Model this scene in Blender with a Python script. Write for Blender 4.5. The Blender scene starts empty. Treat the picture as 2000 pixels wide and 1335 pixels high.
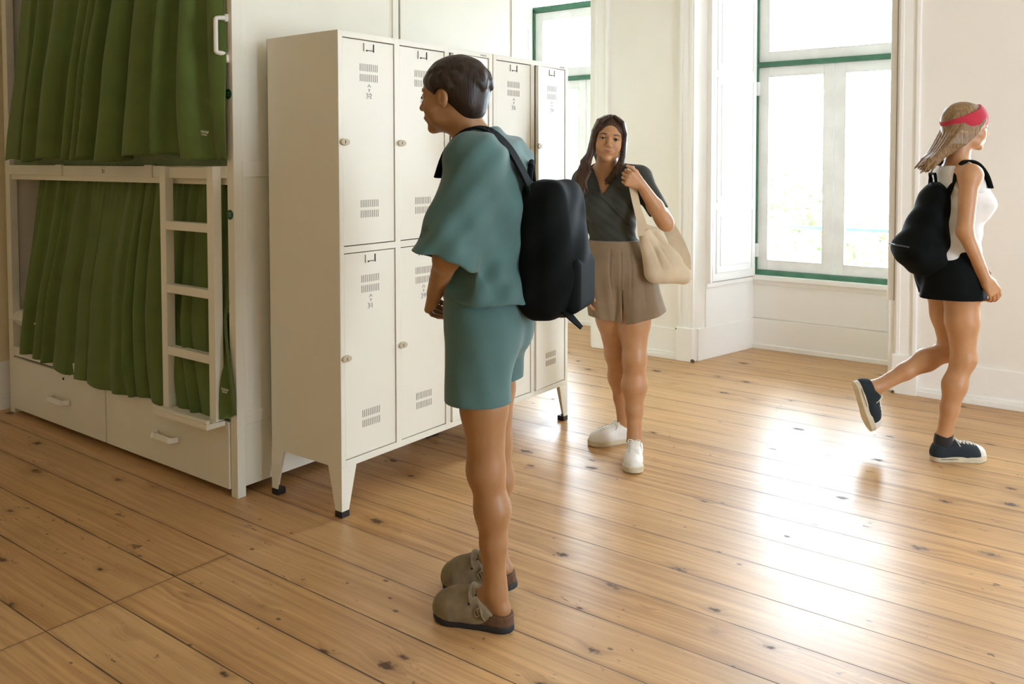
import bpy, bmesh, math, random
import numpy as np
from mathutils import Vector, Matrix
random.seed(7); np.random.seed(7)
SC = bpy.context.scene
COL = SC.collection
R = math.radians

# ------------------------------------------------------------------ camera
cam_d = bpy.data.cameras.new('camera'); cam = bpy.data.objects.new('camera', cam_d); COL.objects.link(cam)
SC.camera = cam
YAW, PITCH, ROLL = 0.643982683, 0.0380333687, 0.00133446987
fw = Vector((-math.sin(YAW)*math.cos(PITCH), math.cos(YAW)*math.cos(PITCH), -math.sin(PITCH)))
rt = Vector((math.cos(YAW), math.sin(YAW), 0)); dn = fw.cross(rt)
rt2 = rt*math.cos(ROLL) + dn*math.sin(ROLL); dn2 = -rt*math.sin(ROLL) + dn*math.cos(ROLL)
m3 = Matrix((rt2, -dn2, -fw)).transposed()
cam.matrix_world = Matrix.Translation((0, 0, 1.4)) @ m3.to_4x4()
cam_d.sensor_width = 36; cam_d.lens = 1679.705/2000*36
cam_d.shift_y = -(667.5-376.834)/2000
cam_d.clip_start = .05

# ------------------------------------------------------------------ view, sky
vs = SC.view_settings
vs.view_transform = 'Standard'; vs.look = 'None'; vs.gamma = 1; vs.use_curve_mapping = False
vs.exposure = 1.84
SC.cycles.max_bounces = 10; SC.cycles.diffuse_bounces = 7; SC.cycles.glossy_bounces = 4
SC.cycles.sample_clamp_indirect = 8
world = bpy.data.worlds.new('sky'); SC.world = world; world.use_nodes = True
bg = world.node_tree.nodes['Background']
bg.inputs[0].default_value = (.80, .915, 1.06, 1); bg.inputs[1].default_value = 7.0

# windows of the north wall: left edge of niche at wall, right edge, back left, back right
WY, NY = 5.51, 6.2
WINS = [(-4.59, -3.36, -4.43, -3.34), (-2.555, -1.25, -2.40, -1.26), (-.40, .85, -.28, .84), (1.75, 3.0, 1.87, 2.99)]
for i, (a, b, c, d) in enumerate(WINS):
    l = bpy.data.lights.new('window_portal', 'AREA'); l.shape = 'RECTANGLE'; l.size = d-c; l.size_y = 2.2
    l.cycles.is_portal = True
    o = bpy.data.objects.new('window_portal', l); COL.objects.link(o)
    o.location = ((c+d)/2, NY+.14, 1.65); o.rotation_euler = (R(-90), 0, 0)

for (p, q) in [(1.6, 3.0)]:  # portal of the unseen window added on the right
    l = bpy.data.lights.new('window_portal', 'AREA'); l.shape = 'RECTANGLE'; l.size = 2.1; l.size_y = q-p
    l.cycles.is_portal = True
    o = bpy.data.objects.new('window_portal', l); COL.objects.link(o)
    o.location = (3.78, (p+q)/2, 1.4); o.rotation_euler = (0, R(90), 0)

# ------------------------------------------------------------------ materials
class NT:
    def __init__(s, name):
        s.m = bpy.data.materials.new(name); s.m.use_nodes = True; s.t = s.m.node_tree
        s.b = s.t.nodes['Principled BSDF']; s.out = s.t.nodes['Material Output']
    def n(s, typ, **kw):
        x = s.t.nodes.new(typ)
        for k, v in kw.items():
            if k.startswith('i_'):
                k = k[2:]; k = int(k) if k.isdigit() else k.replace('_', ' ')
                s.set(x.inputs[k], v)
            else: setattr(x, k, v)
        return x
    def set(s, sock, v):
        if isinstance(v, bpy.types.NodeSocket): s.t.links.new(v, sock)
        else: sock.default_value = v
    def math(s, op, a, b=0.0, c=0.0):
        x = s.t.nodes.new('ShaderNodeMath'); x.operation = op
        s.set(x.inputs[0], a); s.set(x.inputs[1], b); s.set(x.inputs[2], c); return x.outputs[0]
    def mix(s, f, a, b, mode='MIX'):
        x = s.t.nodes.new('ShaderNodeMix'); x.data_type = 'RGBA'; x.blend_type = mode; x.clamp_factor = True
        s.set(x.inputs[0], f); s.set(x.inputs[6], a); s.set(x.inputs[7], b); return x.outputs[2]
    def ramp(s, f, lo, hi, a=0.0, b=1.0):
        x = s.t.nodes.new('ShaderNodeMapRange'); s.set(x.inputs[0], f)
        x.inputs[1].default_value = lo; x.inputs[2].default_value = hi; s.set(x.inputs[3], a); s.set(x.inputs[4], b); return x.outputs[0]
    def pos(s, obj=False):
        if obj: return s.n('ShaderNodeTexCoord').outputs['Object']
        return s.n('ShaderNodeNewGeometry').outputs['Position']
    def scale(s, v, sc, off=(0, 0, 0)):
        x = s.t.nodes.new('ShaderNodeMapping'); s.set(x.inputs[0], v); x.inputs[3].default_value = sc; x.inputs[1].default_value = off; return x.outputs[0]
    def noise(s, v, sc, det=2, rough=.5, dist=0):
        x = s.n('ShaderNodeTexNoise'); s.set(x.inputs['Vector'], v); x.inputs['Scale'].default_value = sc
        x.inputs['Detail'].default_value = det; x.inputs['Roughness'].default_value = rough; x.inputs['Distortion'].default_value = dist
        return x.outputs[0]
    def bump(s, h, st=.3, dist=.002):
        x = s.n('ShaderNodeBump'); x.inputs['Strength'].default_value = st; x.inputs['Distance'].default_value = dist
        s.set(x.inputs['Height'], h); s.t.links.new(x.outputs[0], s.b.inputs['Normal'])
    def P(s, **kw):
        for k, v in kw.items(): s.set(s.b.inputs[k.replace('_', ' ')], v)
def c4(c): return (c[0], c[1], c[2], 1)
def basic(name, col, rough=.5, var=.06, sc=6, bump=0, bsc=200, metal=0, **kw):
    m = NT(name); p = m.pos(True); f = m.noise(p, sc, 3)
    d = tuple(max(0, x*(1-var)) for x in col); l = tuple(min(1, x*(1+var)) for x in col)
    m.P(Base_Color=m.mix(m.ramp(f, .3, .7), c4(d), c4(l)), Roughness=rough, Metallic=metal, **kw)
    if bump: m.bump(m.noise(p, bsc, 2), bump, .001)
    return m.m
def fabric(name, col, sc=900, rough=.85, var=.12, st=.35, sheen=.2):
    m = NT(name); p = m.pos(True)
    w1 = m.n('ShaderNodeTexWave', i_Scale=sc/1.6, wave_type='BANDS', bands_direction='X'); m.set(w1.inputs['Vector'], p)
    w2 = m.n('ShaderNodeTexWave', i_Scale=sc/1.6, wave_type='BANDS', bands_direction='Z'); m.set(w2.inputs['Vector'], p)
    h = m.math('ADD', w1.outputs[1], w2.outputs[1]); f = m.noise(p, 9, 4)
    d = tuple(x*(1-var) for x in col); l = tuple(min(1, x*(1+var)) for x in col)
    m.P(Base_Color=m.mix(m.ramp(f, .3, .7), c4(d), c4(l)), Roughness=rough)
    m.b.inputs['Sheen Weight'].default_value = sheen
    m.bump(h, st*.5, .0003); return m.m

M = {}
def wallmat(name, col):
    m = NT(name); p = m.pos(); f = m.noise(p, 1.6, 4, .6); g = m.noise(p, 14, 3, .6)
    a = m.mix(m.ramp(f, .3, .7), c4(tuple(x*.97 for x in col)), c4(tuple(min(1, x*1.02) for x in col)))
    m.P(Base_Color=a, Roughness=m.ramp(g, .2, .8, .5, .7)); m.bump(m.noise(p, 40, 4, .65), .12, .002); return m.m
M['wall'] = wallmat('wall_paint', (.88, .85, .79))
M['wall_warm'] = wallmat('warm_wall_paint', (.80, .69, .46))  # cream paint with warm light tinted in; dims bounce off the back wall
M['ceiling'] = wallmat('ceiling_paint', (.84, .82, .78))
def trimmat():
    m = NT('trim_paint'); p = m.pos(); chips = m.noise(p, 55, 4, .7); ar = m.noise(p, 3.1, 2)
    k = m.math('MULTIPLY', m.ramp(chips, .71, .74), m.ramp(ar, .58, .66))
    m.P(Base_Color=m.mix(k, (.92, .91, .88, 1), (.33, .20, .10, 1)), Roughness=.38)
    m.bump(m.noise(p, 25, 3), .08, .002); return m.m
M['trim'] = trimmat()
M['white_frame'] = basic('sash_paint', (.93, .94, .93), .4)
M['green_frame'] = basic('green_frame_paint', (.07, .20, .125), .45, .15, 12)
M['bed'] = basic('bunk_paint', (.77, .745, .63), .42, .03, 3)
M['locker'] = basic('locker_enamel', (.79, .765, .655), .33, .02, 2)
M['dark'] = basic('dark_gap', (.012, .011, .009), .8)
M['locker_in'] = basic('locker_inside', (.30, .25, .17), .7)
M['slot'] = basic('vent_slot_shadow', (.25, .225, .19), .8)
M['print'] = basic('grey_print', (.38, .38, .355), .7)
M['lock'] = basic('lock_plastic', (.52, .45, .31), .4)
M['foot'] = basic('black_rubber', (.014, .014, .015), .5)
M['brass'] = basic('dull_metal', (.42, .36, .24), .35, metal=.8)
M['curtain'] = fabric('green_curtain', (.092, .140, .022), 800, .78, .10, .3, .12)
M['handle'] = basic('handle_plastic', (.80, .78, .70), .3)
M['linen'] = fabric('white_linen', (.72, .69, .62), 700)
M['sticker'] = basic('green_sticker', (.012, .085, .030), .35)
M['pale_print'] = basic('pale_green_print', (.30, .52, .36), .5)
M['label'] = basic('woven_label', (.62, .66, .54), .7)
M['label_dark'] = basic('woven_label_ink', (.03, .05, .035), .7)
M['rail'] = basic('curtain_rail', (.75, .73, .67), .3)
def patt():
    m = NT('patterned_mattress'); p = m.pos()
    v = m.n('ShaderNodeTexVoronoi', i_Scale=70.0, distance='MANHATTAN', feature='DISTANCE_TO_EDGE' if False else 'F1'); m.set(v.inputs['Vector'], m.scale(p, (1, 1, 1.6)))
    k = m.math('PINGPONG', v.outputs[0], .16); k = m.ramp(k, .06, .1)
    m.P(Base_Color=m.mix(k, (.035, .09, .03, 1), (.46, .56, .30, 1)), Roughness=.85); return m.m
M['pattern'] = patt()
def skin(name, col):
    m = NT(name); p = m.pos(True); f = m.noise(p, 18, 4, .6)
    m.P(Base_Color=m.mix(m.ramp(f, .3, .7), c4((col[0]*.93, col[1]*.88, col[2]*.86)), c4((min(1, col[0]*1.06), col[1]*1.07, col[2]*1.08))), Roughness=.46)
    m.b.inputs['Subsurface Weight'].default_value = .12; m.b.inputs['Subsurface Radius'].default_value = (1, .35, .2)
    m.b.inputs['Subsurface Scale'].default_value = .012
    m.bump(m.noise(p, 240, 2), .08, .0008); return m.m
M['skin'] = skin('tanned_skin', (.49, .262, .125)); M['skin_man'] = skin('skin_of_walker', (.34, .172, .070)); M['skin_girl'] = skin('skin_light', (.50, .265, .125))  # walker's skin darkened to hold the shade on the side facing the camera
M['lips'] = basic('lips', (.34, .125, .075), .45)
M['eye'] = basic('eye_white', (.62, .58, .52), .15); M['iris'] = basic('brown_iris', (.035, .016, .008), .12)
def hairmat(name, a, b):
    m = NT(name); p = m.pos(True); f = m.noise(m.scale(p, (160, 160, 9)), 1, 3, .6); g = m.noise(p, 9, 2)
    m.P(Base_Color=m.mix(m.math('MULTIPLY', m.ramp(f, .35, .7), m.ramp(g, .2, .7, .5, 1)), c4(a), c4(b)), Roughness=.42)
    m.b.inputs['Specular IOR Level'].default_value = .35; m.bump(f, .5, .003); return m.m
M['hair_brown'] = hairmat('brown_hair', (.022, .011, .006), (.105, .050, .024))
M['hair_dark'] = hairmat('dark_hair', (.010, .007, .005), (.045, .024, .013))
M['hair_blonde'] = hairmat('dark_blonde_hair', (.16, .095, .042), (.42, .27, .13))
M['knit'] = fabric('dark_green_knit', (.033, .036, .026), 1200, .85, .1, .5, .05)
M['khaki'] = fabric('khaki_cotton', (.235, .165, .098), 900)
M['canvas'] = fabric('natural_canvas', (.60, .49, .33), 700)
M['teal'] = fabric('teal_cotton', (.058, .135, .128), 800, .8, .1, .3)
M['black_fab'] = fabric('black_nylon', (.0042, .0056, .0056), 700, .8, .15, .35, 0)
M['black_fab'].node_tree.nodes['Principled BSDF'].inputs['Specular IOR Level'].default_value = .10
M['white_fab'] = fabric('white_cotton', (.78, .77, .74), 900)
M['red_fab'] = fabric('red_cotton', (.46, .018, .045), 900)
M['leather'] = basic('white_leather', (.78, .76, .71), .42, .05, 14)
M['sole'] = basic('cream_rubber', (.60, .53, .38), .6, .12, 20)
M['white_rubber'] = basic('white_rubber', (.74, .71, .64), .5, .08, 30)
M['lace'] = basic('white_lace', (.80, .77, .70), .8)
M['navy'] = fabric('navy_canvas', (.010, .018, .024), 800, .85, .12, .35, .03)
M['suede'] = basic('taupe_suede', (.215, .165, .095), .95, .15, 30, .5, 600)
M['cork'] = basic('cork', (.11, .055, .025), .9, .3, 120, .4, 300)
M['eva'] = basic('dark_sole', (.012, .012, .014), .6)
M['sock'] = fabric('black_sock', (.012, .011, .012), 1300)
M['leaf'] = basic('tree_leaves', (.16, .26, .08), .6, .3, 3); M['bark'] = basic('tree_bark', (.10, .07, .05), .9)
M['ground_out'] = basic('street_paving', (.42, .40, .36), .8, .1, 1)
def glass():
    m = NT('window_glass'); m.t.nodes.remove(m.b)
    t = m.n('ShaderNodeBsdfTransparent'); g = m.n('ShaderNodeBsdfGlossy', i_Roughness=.01); t.inputs[0].default_value = (.97, .99, .98, 1)
    fr = m.n('ShaderNodeFresnel', i_IOR=1.45); mx = m.n('ShaderNodeMixShader')
    m.t.links.new(fr.outputs[0], mx.inputs[0]); m.t.links.new(t.outputs[0], mx.inputs[1]); m.t.links.new(g.outputs[0], mx.inputs[2])
    m.t.links.new(mx.outputs[0], m.out.inputs[0]); return m.m
M['glass'] = glass()

def floor_mat():
    m = NT('pine_floorboards'); p = m.pos(); s = m.n('ShaderNodeSeparateXYZ'); m.set(s.inputs[0], p)
    x, y = s.outputs[0], s.outputs[1]
    PW = .2105
    r = m.math('DIVIDE', m.math('SUBTRACT', y, 1.805), PW); row = m.math('FLOOR', r); fr = m.math('SUBTRACT', r, row)
    wn = m.n('ShaderNodeTexWhiteNoise', noise_dimensions='1D'); m.set(wn.inputs['W'], m.math('ADD', row, 31.7)); rnd = wn.outputs[0]
    # the boards nearest the camera all butt on one line at x = -2.62
    near = m.math('MULTIPLY', m.math('LESS_THAN', row, -.5), m.math('GREATER_THAN', row, -7.5))
    off = m.math('ADD', m.math('MULTIPLY', m.math('ADD', m.math('MULTIPLY', rnd, .9), 6.4), m.math('SUBTRACT', 1, near)), m.math('MULTIPLY', near, 2.62))
    bx = m.math('DIVIDE', m.math('ADD', x, off), 9.3); ci = m.math('FLOOR', bx); fx = m.math('SUBTRACT', bx, ci)
    idn = m.n('ShaderNodeTexWhiteNoise', noise_dimensions='2D'); cv = m.n('ShaderNodeCombineXYZ'); m.set(cv.inputs[0], row); m.set(cv.inputs[1], ci); m.set(idn.inputs[0], cv.outputs[0])
    bid = idn.outputs[0]
    sh = m.n('ShaderNodeCombineXYZ'); m.set(sh.inputs[0], x); m.set(sh.inputs[1], y); m.set(sh.inputs[2], m.math('MULTIPLY', bid, 40.0)); q = sh.outputs[0]
    # knots: cell noise stretched along the board
    warp = m.noise(q, 3.0, 2)
    def knots(sx, sy, r0, r1, keep, zz):
        v = m.n('ShaderNodeTexVoronoi', i_Scale=1.0, i_Randomness=1.0); m.set(v.inputs['Vector'], m.scale(q, (sx, sy, 3), (zz, zz*1.7, 0)))
        sc = m.n('ShaderNodeSeparateColor'); m.set(sc.inputs[0], v.outputs[1])
        rad = m.ramp(sc.outputs[1], 0, 1, r0, r1); on = m.math('GREATER_THAN', sc.outputs[0], 1-keep)
        d = m.math('DIVIDE', v.outputs[0], rad); return d, on, sc.outputs[2]
    d1, on1, z1 = knots(5.0, 9.0, .05, .19, .42, 0.0)
    d2, on2, z2 = knots(11.0, 17.0, .05, .15, .30, 5.3)
    k1 = m.math('MULTIPLY', on1, m.ramp(m.math('ADD', d1, m.ramp(m.noise(q, 60, 3), .3, .7, -.35, .35)), .55, 1.15, 1, 0))
    halo = m.math('MULTIPLY', on1, m.ramp(d1, .8, 3.2, 1, 0)); k2 = m.math('MULTIPLY', on2, m.ramp(d2, .5, 1.1, 1, 0))
    # grain bends around the knots
    bend = m.math('MULTIPLY', halo, .02)
    gy = m.math('ADD', m.math('ADD', y, bend), m.math('MULTIPLY', m.noise(m.scale(q, (.7, 2, 1)), 1.0, 2), .09))
    gv = m.n('ShaderNodeCombineXYZ'); m.set(gv.inputs[0], m.math('MULTIPLY', x, 1.3)); m.set(gv.inputs[1], m.math('MULTIPLY', gy, 55.0)); m.set(gv.inputs[2], m.math('MULTIPLY', bid, 37.0))
    grain = m.noise(gv.outputs[0], 1.0, 4, .62)
    fv = m.n('ShaderNodeCombineXYZ'); m.set(fv.inputs[0], m.math('MULTIPLY', x, 6.0)); m.set(fv.inputs[1], m.math('MULTIPLY', gy, 260.0)); m.set(fv.inputs[2], bid)
    fine = m.noise(fv.outputs[0], 1.0, 2)
    blot = m.noise(m.scale(p, (.9, 1.6, 1)), 1.3, 4, .6)
    base = m.mix(m.ramp(grain, .32, .70), (.41, .21, .072, 1), (.73, .435, .185, 1))
    base = m.mix(m.ramp(bid, 0, 1, 0, .30), base, (.78, .53, .28, 1))
    base = m.mix(m.ramp(blot, .30, .72, .28, 0), base, (.20, .098, .034, 1))
    base = m.mix(m.math('MULTIPLY', m.ramp(fine, .55, .8), .25), base, (.17, .08, .028, 1))
    base = m.mix(m.math('MULTIPLY', halo, .30), base, (.19, .085, .026, 1))
    base = m.mix(m.math('MULTIPLY', k1, .86), base, (.055, .027, .013, 1))
    base = m.mix(m.math('MULTIPLY', k2, .80), base, (.060, .03, .014, 1))
    # dark scrapes and gouges
    scr = m.noise(m.scale(q, (14, 34, 1), (3, 1, 0)), 1.0, 3, .7, .6); sel = m.noise(m.scale(q, (1.6, 2.2, 1)), 1.0, 1)
    ks = m.math('MULTIPLY', m.ramp(scr, .645, .70), m.ramp(sel, .50, .60)); base = m.mix(m.math('MULTIPLY', ks, .75), base, (.075, .038, .018, 1))
    # seams
    wob = m.ramp(m.noise(m.scale(p, (3, 1, 1)), 1.0, 3), .2, .8, .4, 1.6)
    e = m.math('MINIMUM', fr, m.math('SUBTRACT', 1, fr)); seam = m.ramp(m.math('DIVIDE', e, m.math('MULTIPLY', wob, m.ramp(rnd, 0, 1, .6, 1.25))), .0055, .0135, 1, 0)
    ex = m.math('MULTIPLY', m.math('MINIMUM', fx, m.math('SUBTRACT', 1, fx)), 9.3); joint = m.ramp(ex, .001, .004, .8, 0)
    dirt = m.ramp(m.math('MINIMUM', m.math('MULTIPLY', e, PW), ex), .0, .022, .32, 0)
    base = m.mix(m.math('MULTIPLY', dirt, m.ramp(m.noise(p, 7, 3), .35, .65)), base, (.10, .05, .02, 1))
    sm = m.math('MAXIMUM', seam, joint); base = m.mix(m.math('MULTIPLY', sm, .88), base, (.030, .017, .010, 1))
    m.P(Base_Color=base)
    ro = m.ramp(m.noise(m.scale(p, (3, 5, 1)), 1.0, 4), .3, .7, .30, .38)
    m.P(Roughness=m.math('ADD', ro, m.math('MULTIPLY', m.math('MAXIMUM', k1, sm), .25)))
    m.b.inputs['Specular IOR Level'].default_value = .42
    h = m.math('SUBTRACT', m.math('MULTIPLY', grain, .10), m.math('MULTIPLY', sm, 1.0))
    h = m.math('ADD', h, m.math('MULTIPLY', m.noise(m.scale(p, (2.2, 9, 1)), 1.0, 2), .45))
    m.bump(h, .32, .0016); return m.m
M['floor'] = floor_mat()

# ------------------------------------------------------------------ mesh helpers
ROOT = {}     # world location of the top-level object a part belongs to
class MB:
    def __init__(s): s.v = []; s.f = []
    def add(s, vs_, fs):
        n = len(s.v); s.v += [tuple(v) for v in vs_]; s.f += [tuple(i+n for i in f) for f in fs]; return s
    def box(s, x0, x1, y0, y1, z0, z1):
        return s.add([(x0, y0, z0), (x1, y0, z0), (x1, y1, z0), (x0, y1, z0), (x0, y0, z1), (x1, y0, z1), (x1, y1, z1), (x0, y1, z1)],
                     [(0, 3, 2, 1), (4, 5, 6, 7), (0, 1, 5, 4), (1, 2, 6, 5), (2, 3, 7, 6), (3, 0, 4, 7)])
    def prism(s, pts, z0, z1):      # pts counter-clockwise in xy
        n = len(pts); v = [(x, y, z0) for x, y in pts]+[(x, y, z1) for x, y in pts]
        f = [tuple(range(n-1, -1, -1)), tuple(range(n, 2*n))]+[(i, (i+1) % n, n+(i+1) % n, n+i) for i in range(n)]
        return s.add(v, f)
    def prism_m(s, pts, z0, z1, mat):   # prism in a frame
        n = len(pts); v = [mat @ Vector((x, y, z0)) for x, y in pts]+[mat @ Vector((x, y, z1)) for x, y in pts]
        f = [tuple(range(n-1, -1, -1)), tuple(range(n, 2*n))]+[(i, (i+1) % n, n+(i+1) % n, n+i) for i in range(n)]
        return s.add(v, f)
    def tube(s, pts, r, seg=10, cap=True):
        pts = [Vector(p) for p in pts]; n = len(pts); rs = r if hasattr(r, '__len__') else [r]*n
        d = (pts[1]-pts[0]).normalized(); u = d.orthogonal().normalized(); v = []; f = []
        for i, p in enumerate(pts):
            t = (pts[min(i+1, n-1)]-pts[max(i-1, 0)]).normalized(); u = (u-t*u.dot(t)).normalized(); w = t.cross(u)
            for k in range(seg):
                a = 2*math.pi*k/seg; v.append(p+(u*math.cos(a)+w*math.sin(a))*rs[i])
        for i in range(n-1):
            for k in range(seg): f.append((i*seg+k, i*seg+(k+1) % seg, (i+1)*seg+(k+1) % seg, (i+1)*seg+k))
        if cap: f += [tuple(range(seg-1, -1, -1)), tuple((n-1)*seg+k for k in range(seg))]
        return s.add(v, f)
    def ribbon(s, pts, wdir, width, th):    # flat strap with thickness, wdir: one or a list of width directions
        if 4 <= len(pts) <= 14:
            P0 = [np.array(p, float) for p in pts]; W0 = list(width) if hasattr(width, '__len__') else None; D0 = [np.array(w, float) for w in wdir] if hasattr(wdir[0], '__len__') else None
            P1 = []; W1 = []; D1 = []; L = len(P0)
            for i in range(L-1):
                a, b, c, d = P0[max(i-1, 0)], P0[i], P0[i+1], P0[min(i+2, L-1)]
                for k in range(5):
                    t = k/5; P1.append(.5*(2*b+(c-a)*t+(2*a-5*b+4*c-d)*t*t+(3*b-a-3*c+d)*t**3))
                    if W0: W1.append(W0[i]*(1-t)+W0[i+1]*t)
                    if D0: D1.append(D0[i]*(1-t)+D0[i+1]*t)
            P1.append(P0[-1]); pts = P1
            if W0: W1.append(W0[-1]); width = W1
            if D0: D1.append(D0[-1]); wdir = D1
        pts = [Vector(p) for p in pts]; n = len(pts); v = []; f = []
        ws = [Vector(w).normalized() for w in (wdir if hasattr(wdir[0], '__len__') else [tuple(wdir)]*n)]
        wd = width if hasattr(width, '__len__') else [width]*n
        for i, p in enumerate(pts):
            t = (pts[min(i+1, n-1)]-pts[max(i-1, 0)]).normalized(); w = (ws[i]-t*ws[i].dot(t)).normalized(); nn = t.cross(w)
            for a, b in ((-1, -1), (1, -1), (1, 1), (-1, 1)): v.append(p+w*a*wd[i]/2+nn*b*th/2)
        for i in range(n-1):
            for k in range(4): f.append((i*4+k, i*4+(k+1) % 4, i*4+4+(k+1) % 4, i*4+4+k))
        f += [(3, 2, 1, 0), tuple((n-1)*4+k for k in range(4))]; return s.add(v, f)
    def disc(s, c, nrm, r, th, seg=28, sx=1.0):
        c = Vector(c); nrm = Vector(nrm).normalized(); u = nrm.cross(Vector((0, 0, 1))).normalized(); w = nrm.cross(u)
        v = []; 
        for h in (-th/2, th/2): v += [c+nrm*h+u*math.cos(2*math.pi*k/seg)*r*sx+w*math.sin(2*math.pi*k/seg)*r for k in range(seg)]
        return s.add(v, [tuple(range(seg)), tuple(range(2*seg-1, seg-1, -1))]+[(k, seg+k, seg+(k+1) % seg, (k+1) % seg) for k in range(seg)])
    def sphere(s, c, r, n=16):
        v = []; f = []; rr = r if hasattr(r, '__len__') else (r, r, r)
        for i in range(n+1):
            for j in range(2*n):
                a = math.pi*i/n; b = math.pi*j/n; v.append((c[0]+rr[0]*math.sin(a)*math.cos(b), c[1]+rr[1]*math.sin(a)*math.sin(b), c[2]+rr[2]*math.cos(a)))
        for i in range(n):
            for j in range(2*n): f.append((i*2*n+j, (i+1)*2*n+j, (i+1)*2*n+(j+1) % (2*n), i*2*n+(j+1) % (2*n)))
        return s.add(v, f)
def link(name, me, mat, parent=None, loc=None, smooth=False, bevel=0):
    me.materials.append(mat if not isinstance(mat, str) else M[mat])
    o = bpy.data.objects.new(name, me); COL.objects.link(o)
    if parent is not None: o.parent = parent; ROOT[o] = ROOT[parent]
    else: o.location = loc or (0, 0, 0); ROOT[o] = Vector(o.location)
    if smooth: me.polygons.foreach_set('use_smooth', [True]*len(me.polygons))
    if bevel:
        b = o.modifiers.new('bevel', 'BEVEL'); b.width = bevel; b.segments = 2; b.limit_method = 'ANGLE'; b.angle_limit = R(35); b.harden_normals = False
    return o
def build(name, mb, mat, parent=None, loc=None, smooth=False, bevel=0, sharp=False):
    off = ROOT[parent] if parent is not None else Vector(loc or (0, 0, 0))
    me = bpy.data.meshes.new(name); me.from_pydata([(v[0]-off[0], v[1]-off[1], v[2]-off[2]) for v in mb.v], [], mb.f); me.update()
    if not smooth or sharp:
        bm = bmesh.new(); bm.from_mesh(me); bmesh.ops.recalc_face_normals(bm, faces=bm.faces); bm.to_mesh(me); bm.free()
    return link(name, me, mat, parent, loc, smooth, bevel)
def thing(name, label, cat, loc, rz=0.0, group=None):
    o = bpy.data.objects.new(name, None); COL.objects.link(o); o.location = loc; o.rotation_euler = (0, 0, rz); o.empty_display_size = .1
    ROOT[o] = Vector(loc); o['label'] = label; o['category'] = cat
    if group: o['group'] = group
    return o
def tag(o, label, cat, group=None):
    o['label'] = label; o['category'] = cat
    if group: o['group'] = group
    return o
def struct(name, mb, mat, bevel=0):
    o = build(name, mb, mat, bevel=bevel); o['kind'] = 'structure'; return o
def text_mesh(name, txt, size, mat, parent, origin, xax, yax, ext=.0004, align='CENTER'):
    cu = bpy.data.curves.new('t', 'FONT'); cu.body = txt; cu.size = size; cu.extrude = ext; cu.align_x = align; cu.space_character = 1.18; cu.align_y = 'CENTER'
    to = bpy.data.objects.new('t', cu); COL.objects.link(to); dg = bpy.context.evaluated_depsgraph_get()
    me = bpy.data.meshes.new_from_object(to.evaluated_get(dg)); bpy.data.objects.remove(to)
    x = Vector(xax).normalized(); y = Vector(yax).normalized(); z = x.cross(y); off = ROOT[parent]
    for v in me.vertices: v.co = Vector(origin)-off + x*v.co.x + y*v.co.y + z*v.co.z
    me.materials.clear(); me.name = name
    return link(name, me, mat, parent)

# ------------------------------------------------------------------ room
XL, XR, YB, ZC = -5.20, 3.6, -3.6, 3.35
struct('floor', MB().box(XL-.2, XR+.2, YB-.2, NY+.02, -.06, 0), 'floor')
struct('ceiling', MB().box(XL-.2, XR+.2, YB-.2, NY+.2, ZC, ZC+.1), 'ceiling')
struct('wall_left', MB().box(XL-.2, XL, YB-.2, NY+.2, 0, ZC), 'wall_warm')
EW = [(1.6, 3.0)]      # unseen window added in the right-hand wall to brighten the room (y from, y to)
we = MB().box(XR, XR+.2, YB-.2, NY+.2, 0, .35); we.box(XR, XR+.2, YB-.2, NY+.2, 2.45, ZC); yp = YB-.2
for (p, q) in EW: we.box(XR, XR+.2, yp, p, .35, 2.45); yp = q
we.box(XR, XR+.2, yp, NY+.2, .35, 2.45)
struct('wall_right', we, 'wall')
for k, (p, q) in enumerate(EW):
    f_ = MB(); f_.box(XR+.05, XR+.12, p, p+.06, .35, 2.45); f_.box(XR+.05, XR+.12, q-.06, q, .35, 2.45); f_.box(XR+.05, XR+.12, p, q, .35, .42); f_.box(XR+.05, XR+.12, p, q, 2.38, 2.45)
    f_.box(XR+.05, XR+.12, (p+q)/2-.04, (p+q)/2+.04, .35, 2.45); f_.box(XR+.05, XR+.12, p, q, 1.75, 1.82)
    struct('window_%d' % (k+5), f_, 'white_frame', .003)
struct('wall_back', MB().box(XL, XR, YB-.2, YB, 0, ZC), 'wall_warm')
NT_ = 2.80   # top of the window niches
# rebuild cleanly: piers between niches
wn = MB(); prev = None
for i, (a, b, c, d) in enumerate(WINS):
    if i == 0: wn.prism([(XL, WY), (a, WY), (c, NY), (c, NY+.2), (XL, NY+.2)], 0, ZC)
    else:
        _, b0, _, d0 = WINS[i-1]
        wn.prism([(b0, WY), (a, WY), (c, NY), (c, NY+.2), (d0, NY+.2), (d0, NY)], 0, ZC)
    wn.prism([(a, WY), (b, WY), (d, NY), (d, NY+.2), (c, NY+.2), (c, NY)], NT_, ZC)
    wn.prism([(c, NY), (d, NY), (d, NY+.2), (c, NY+.2)], 0, .55)
wn.prism([(WINS[-1][1], WY), (XR, WY), (XR, NY+.2), (WINS[-1][3], NY+.2), (WINS[-1][3], NY)], 0, ZC)
struct('wall_north', wn, 'wall')

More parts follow.
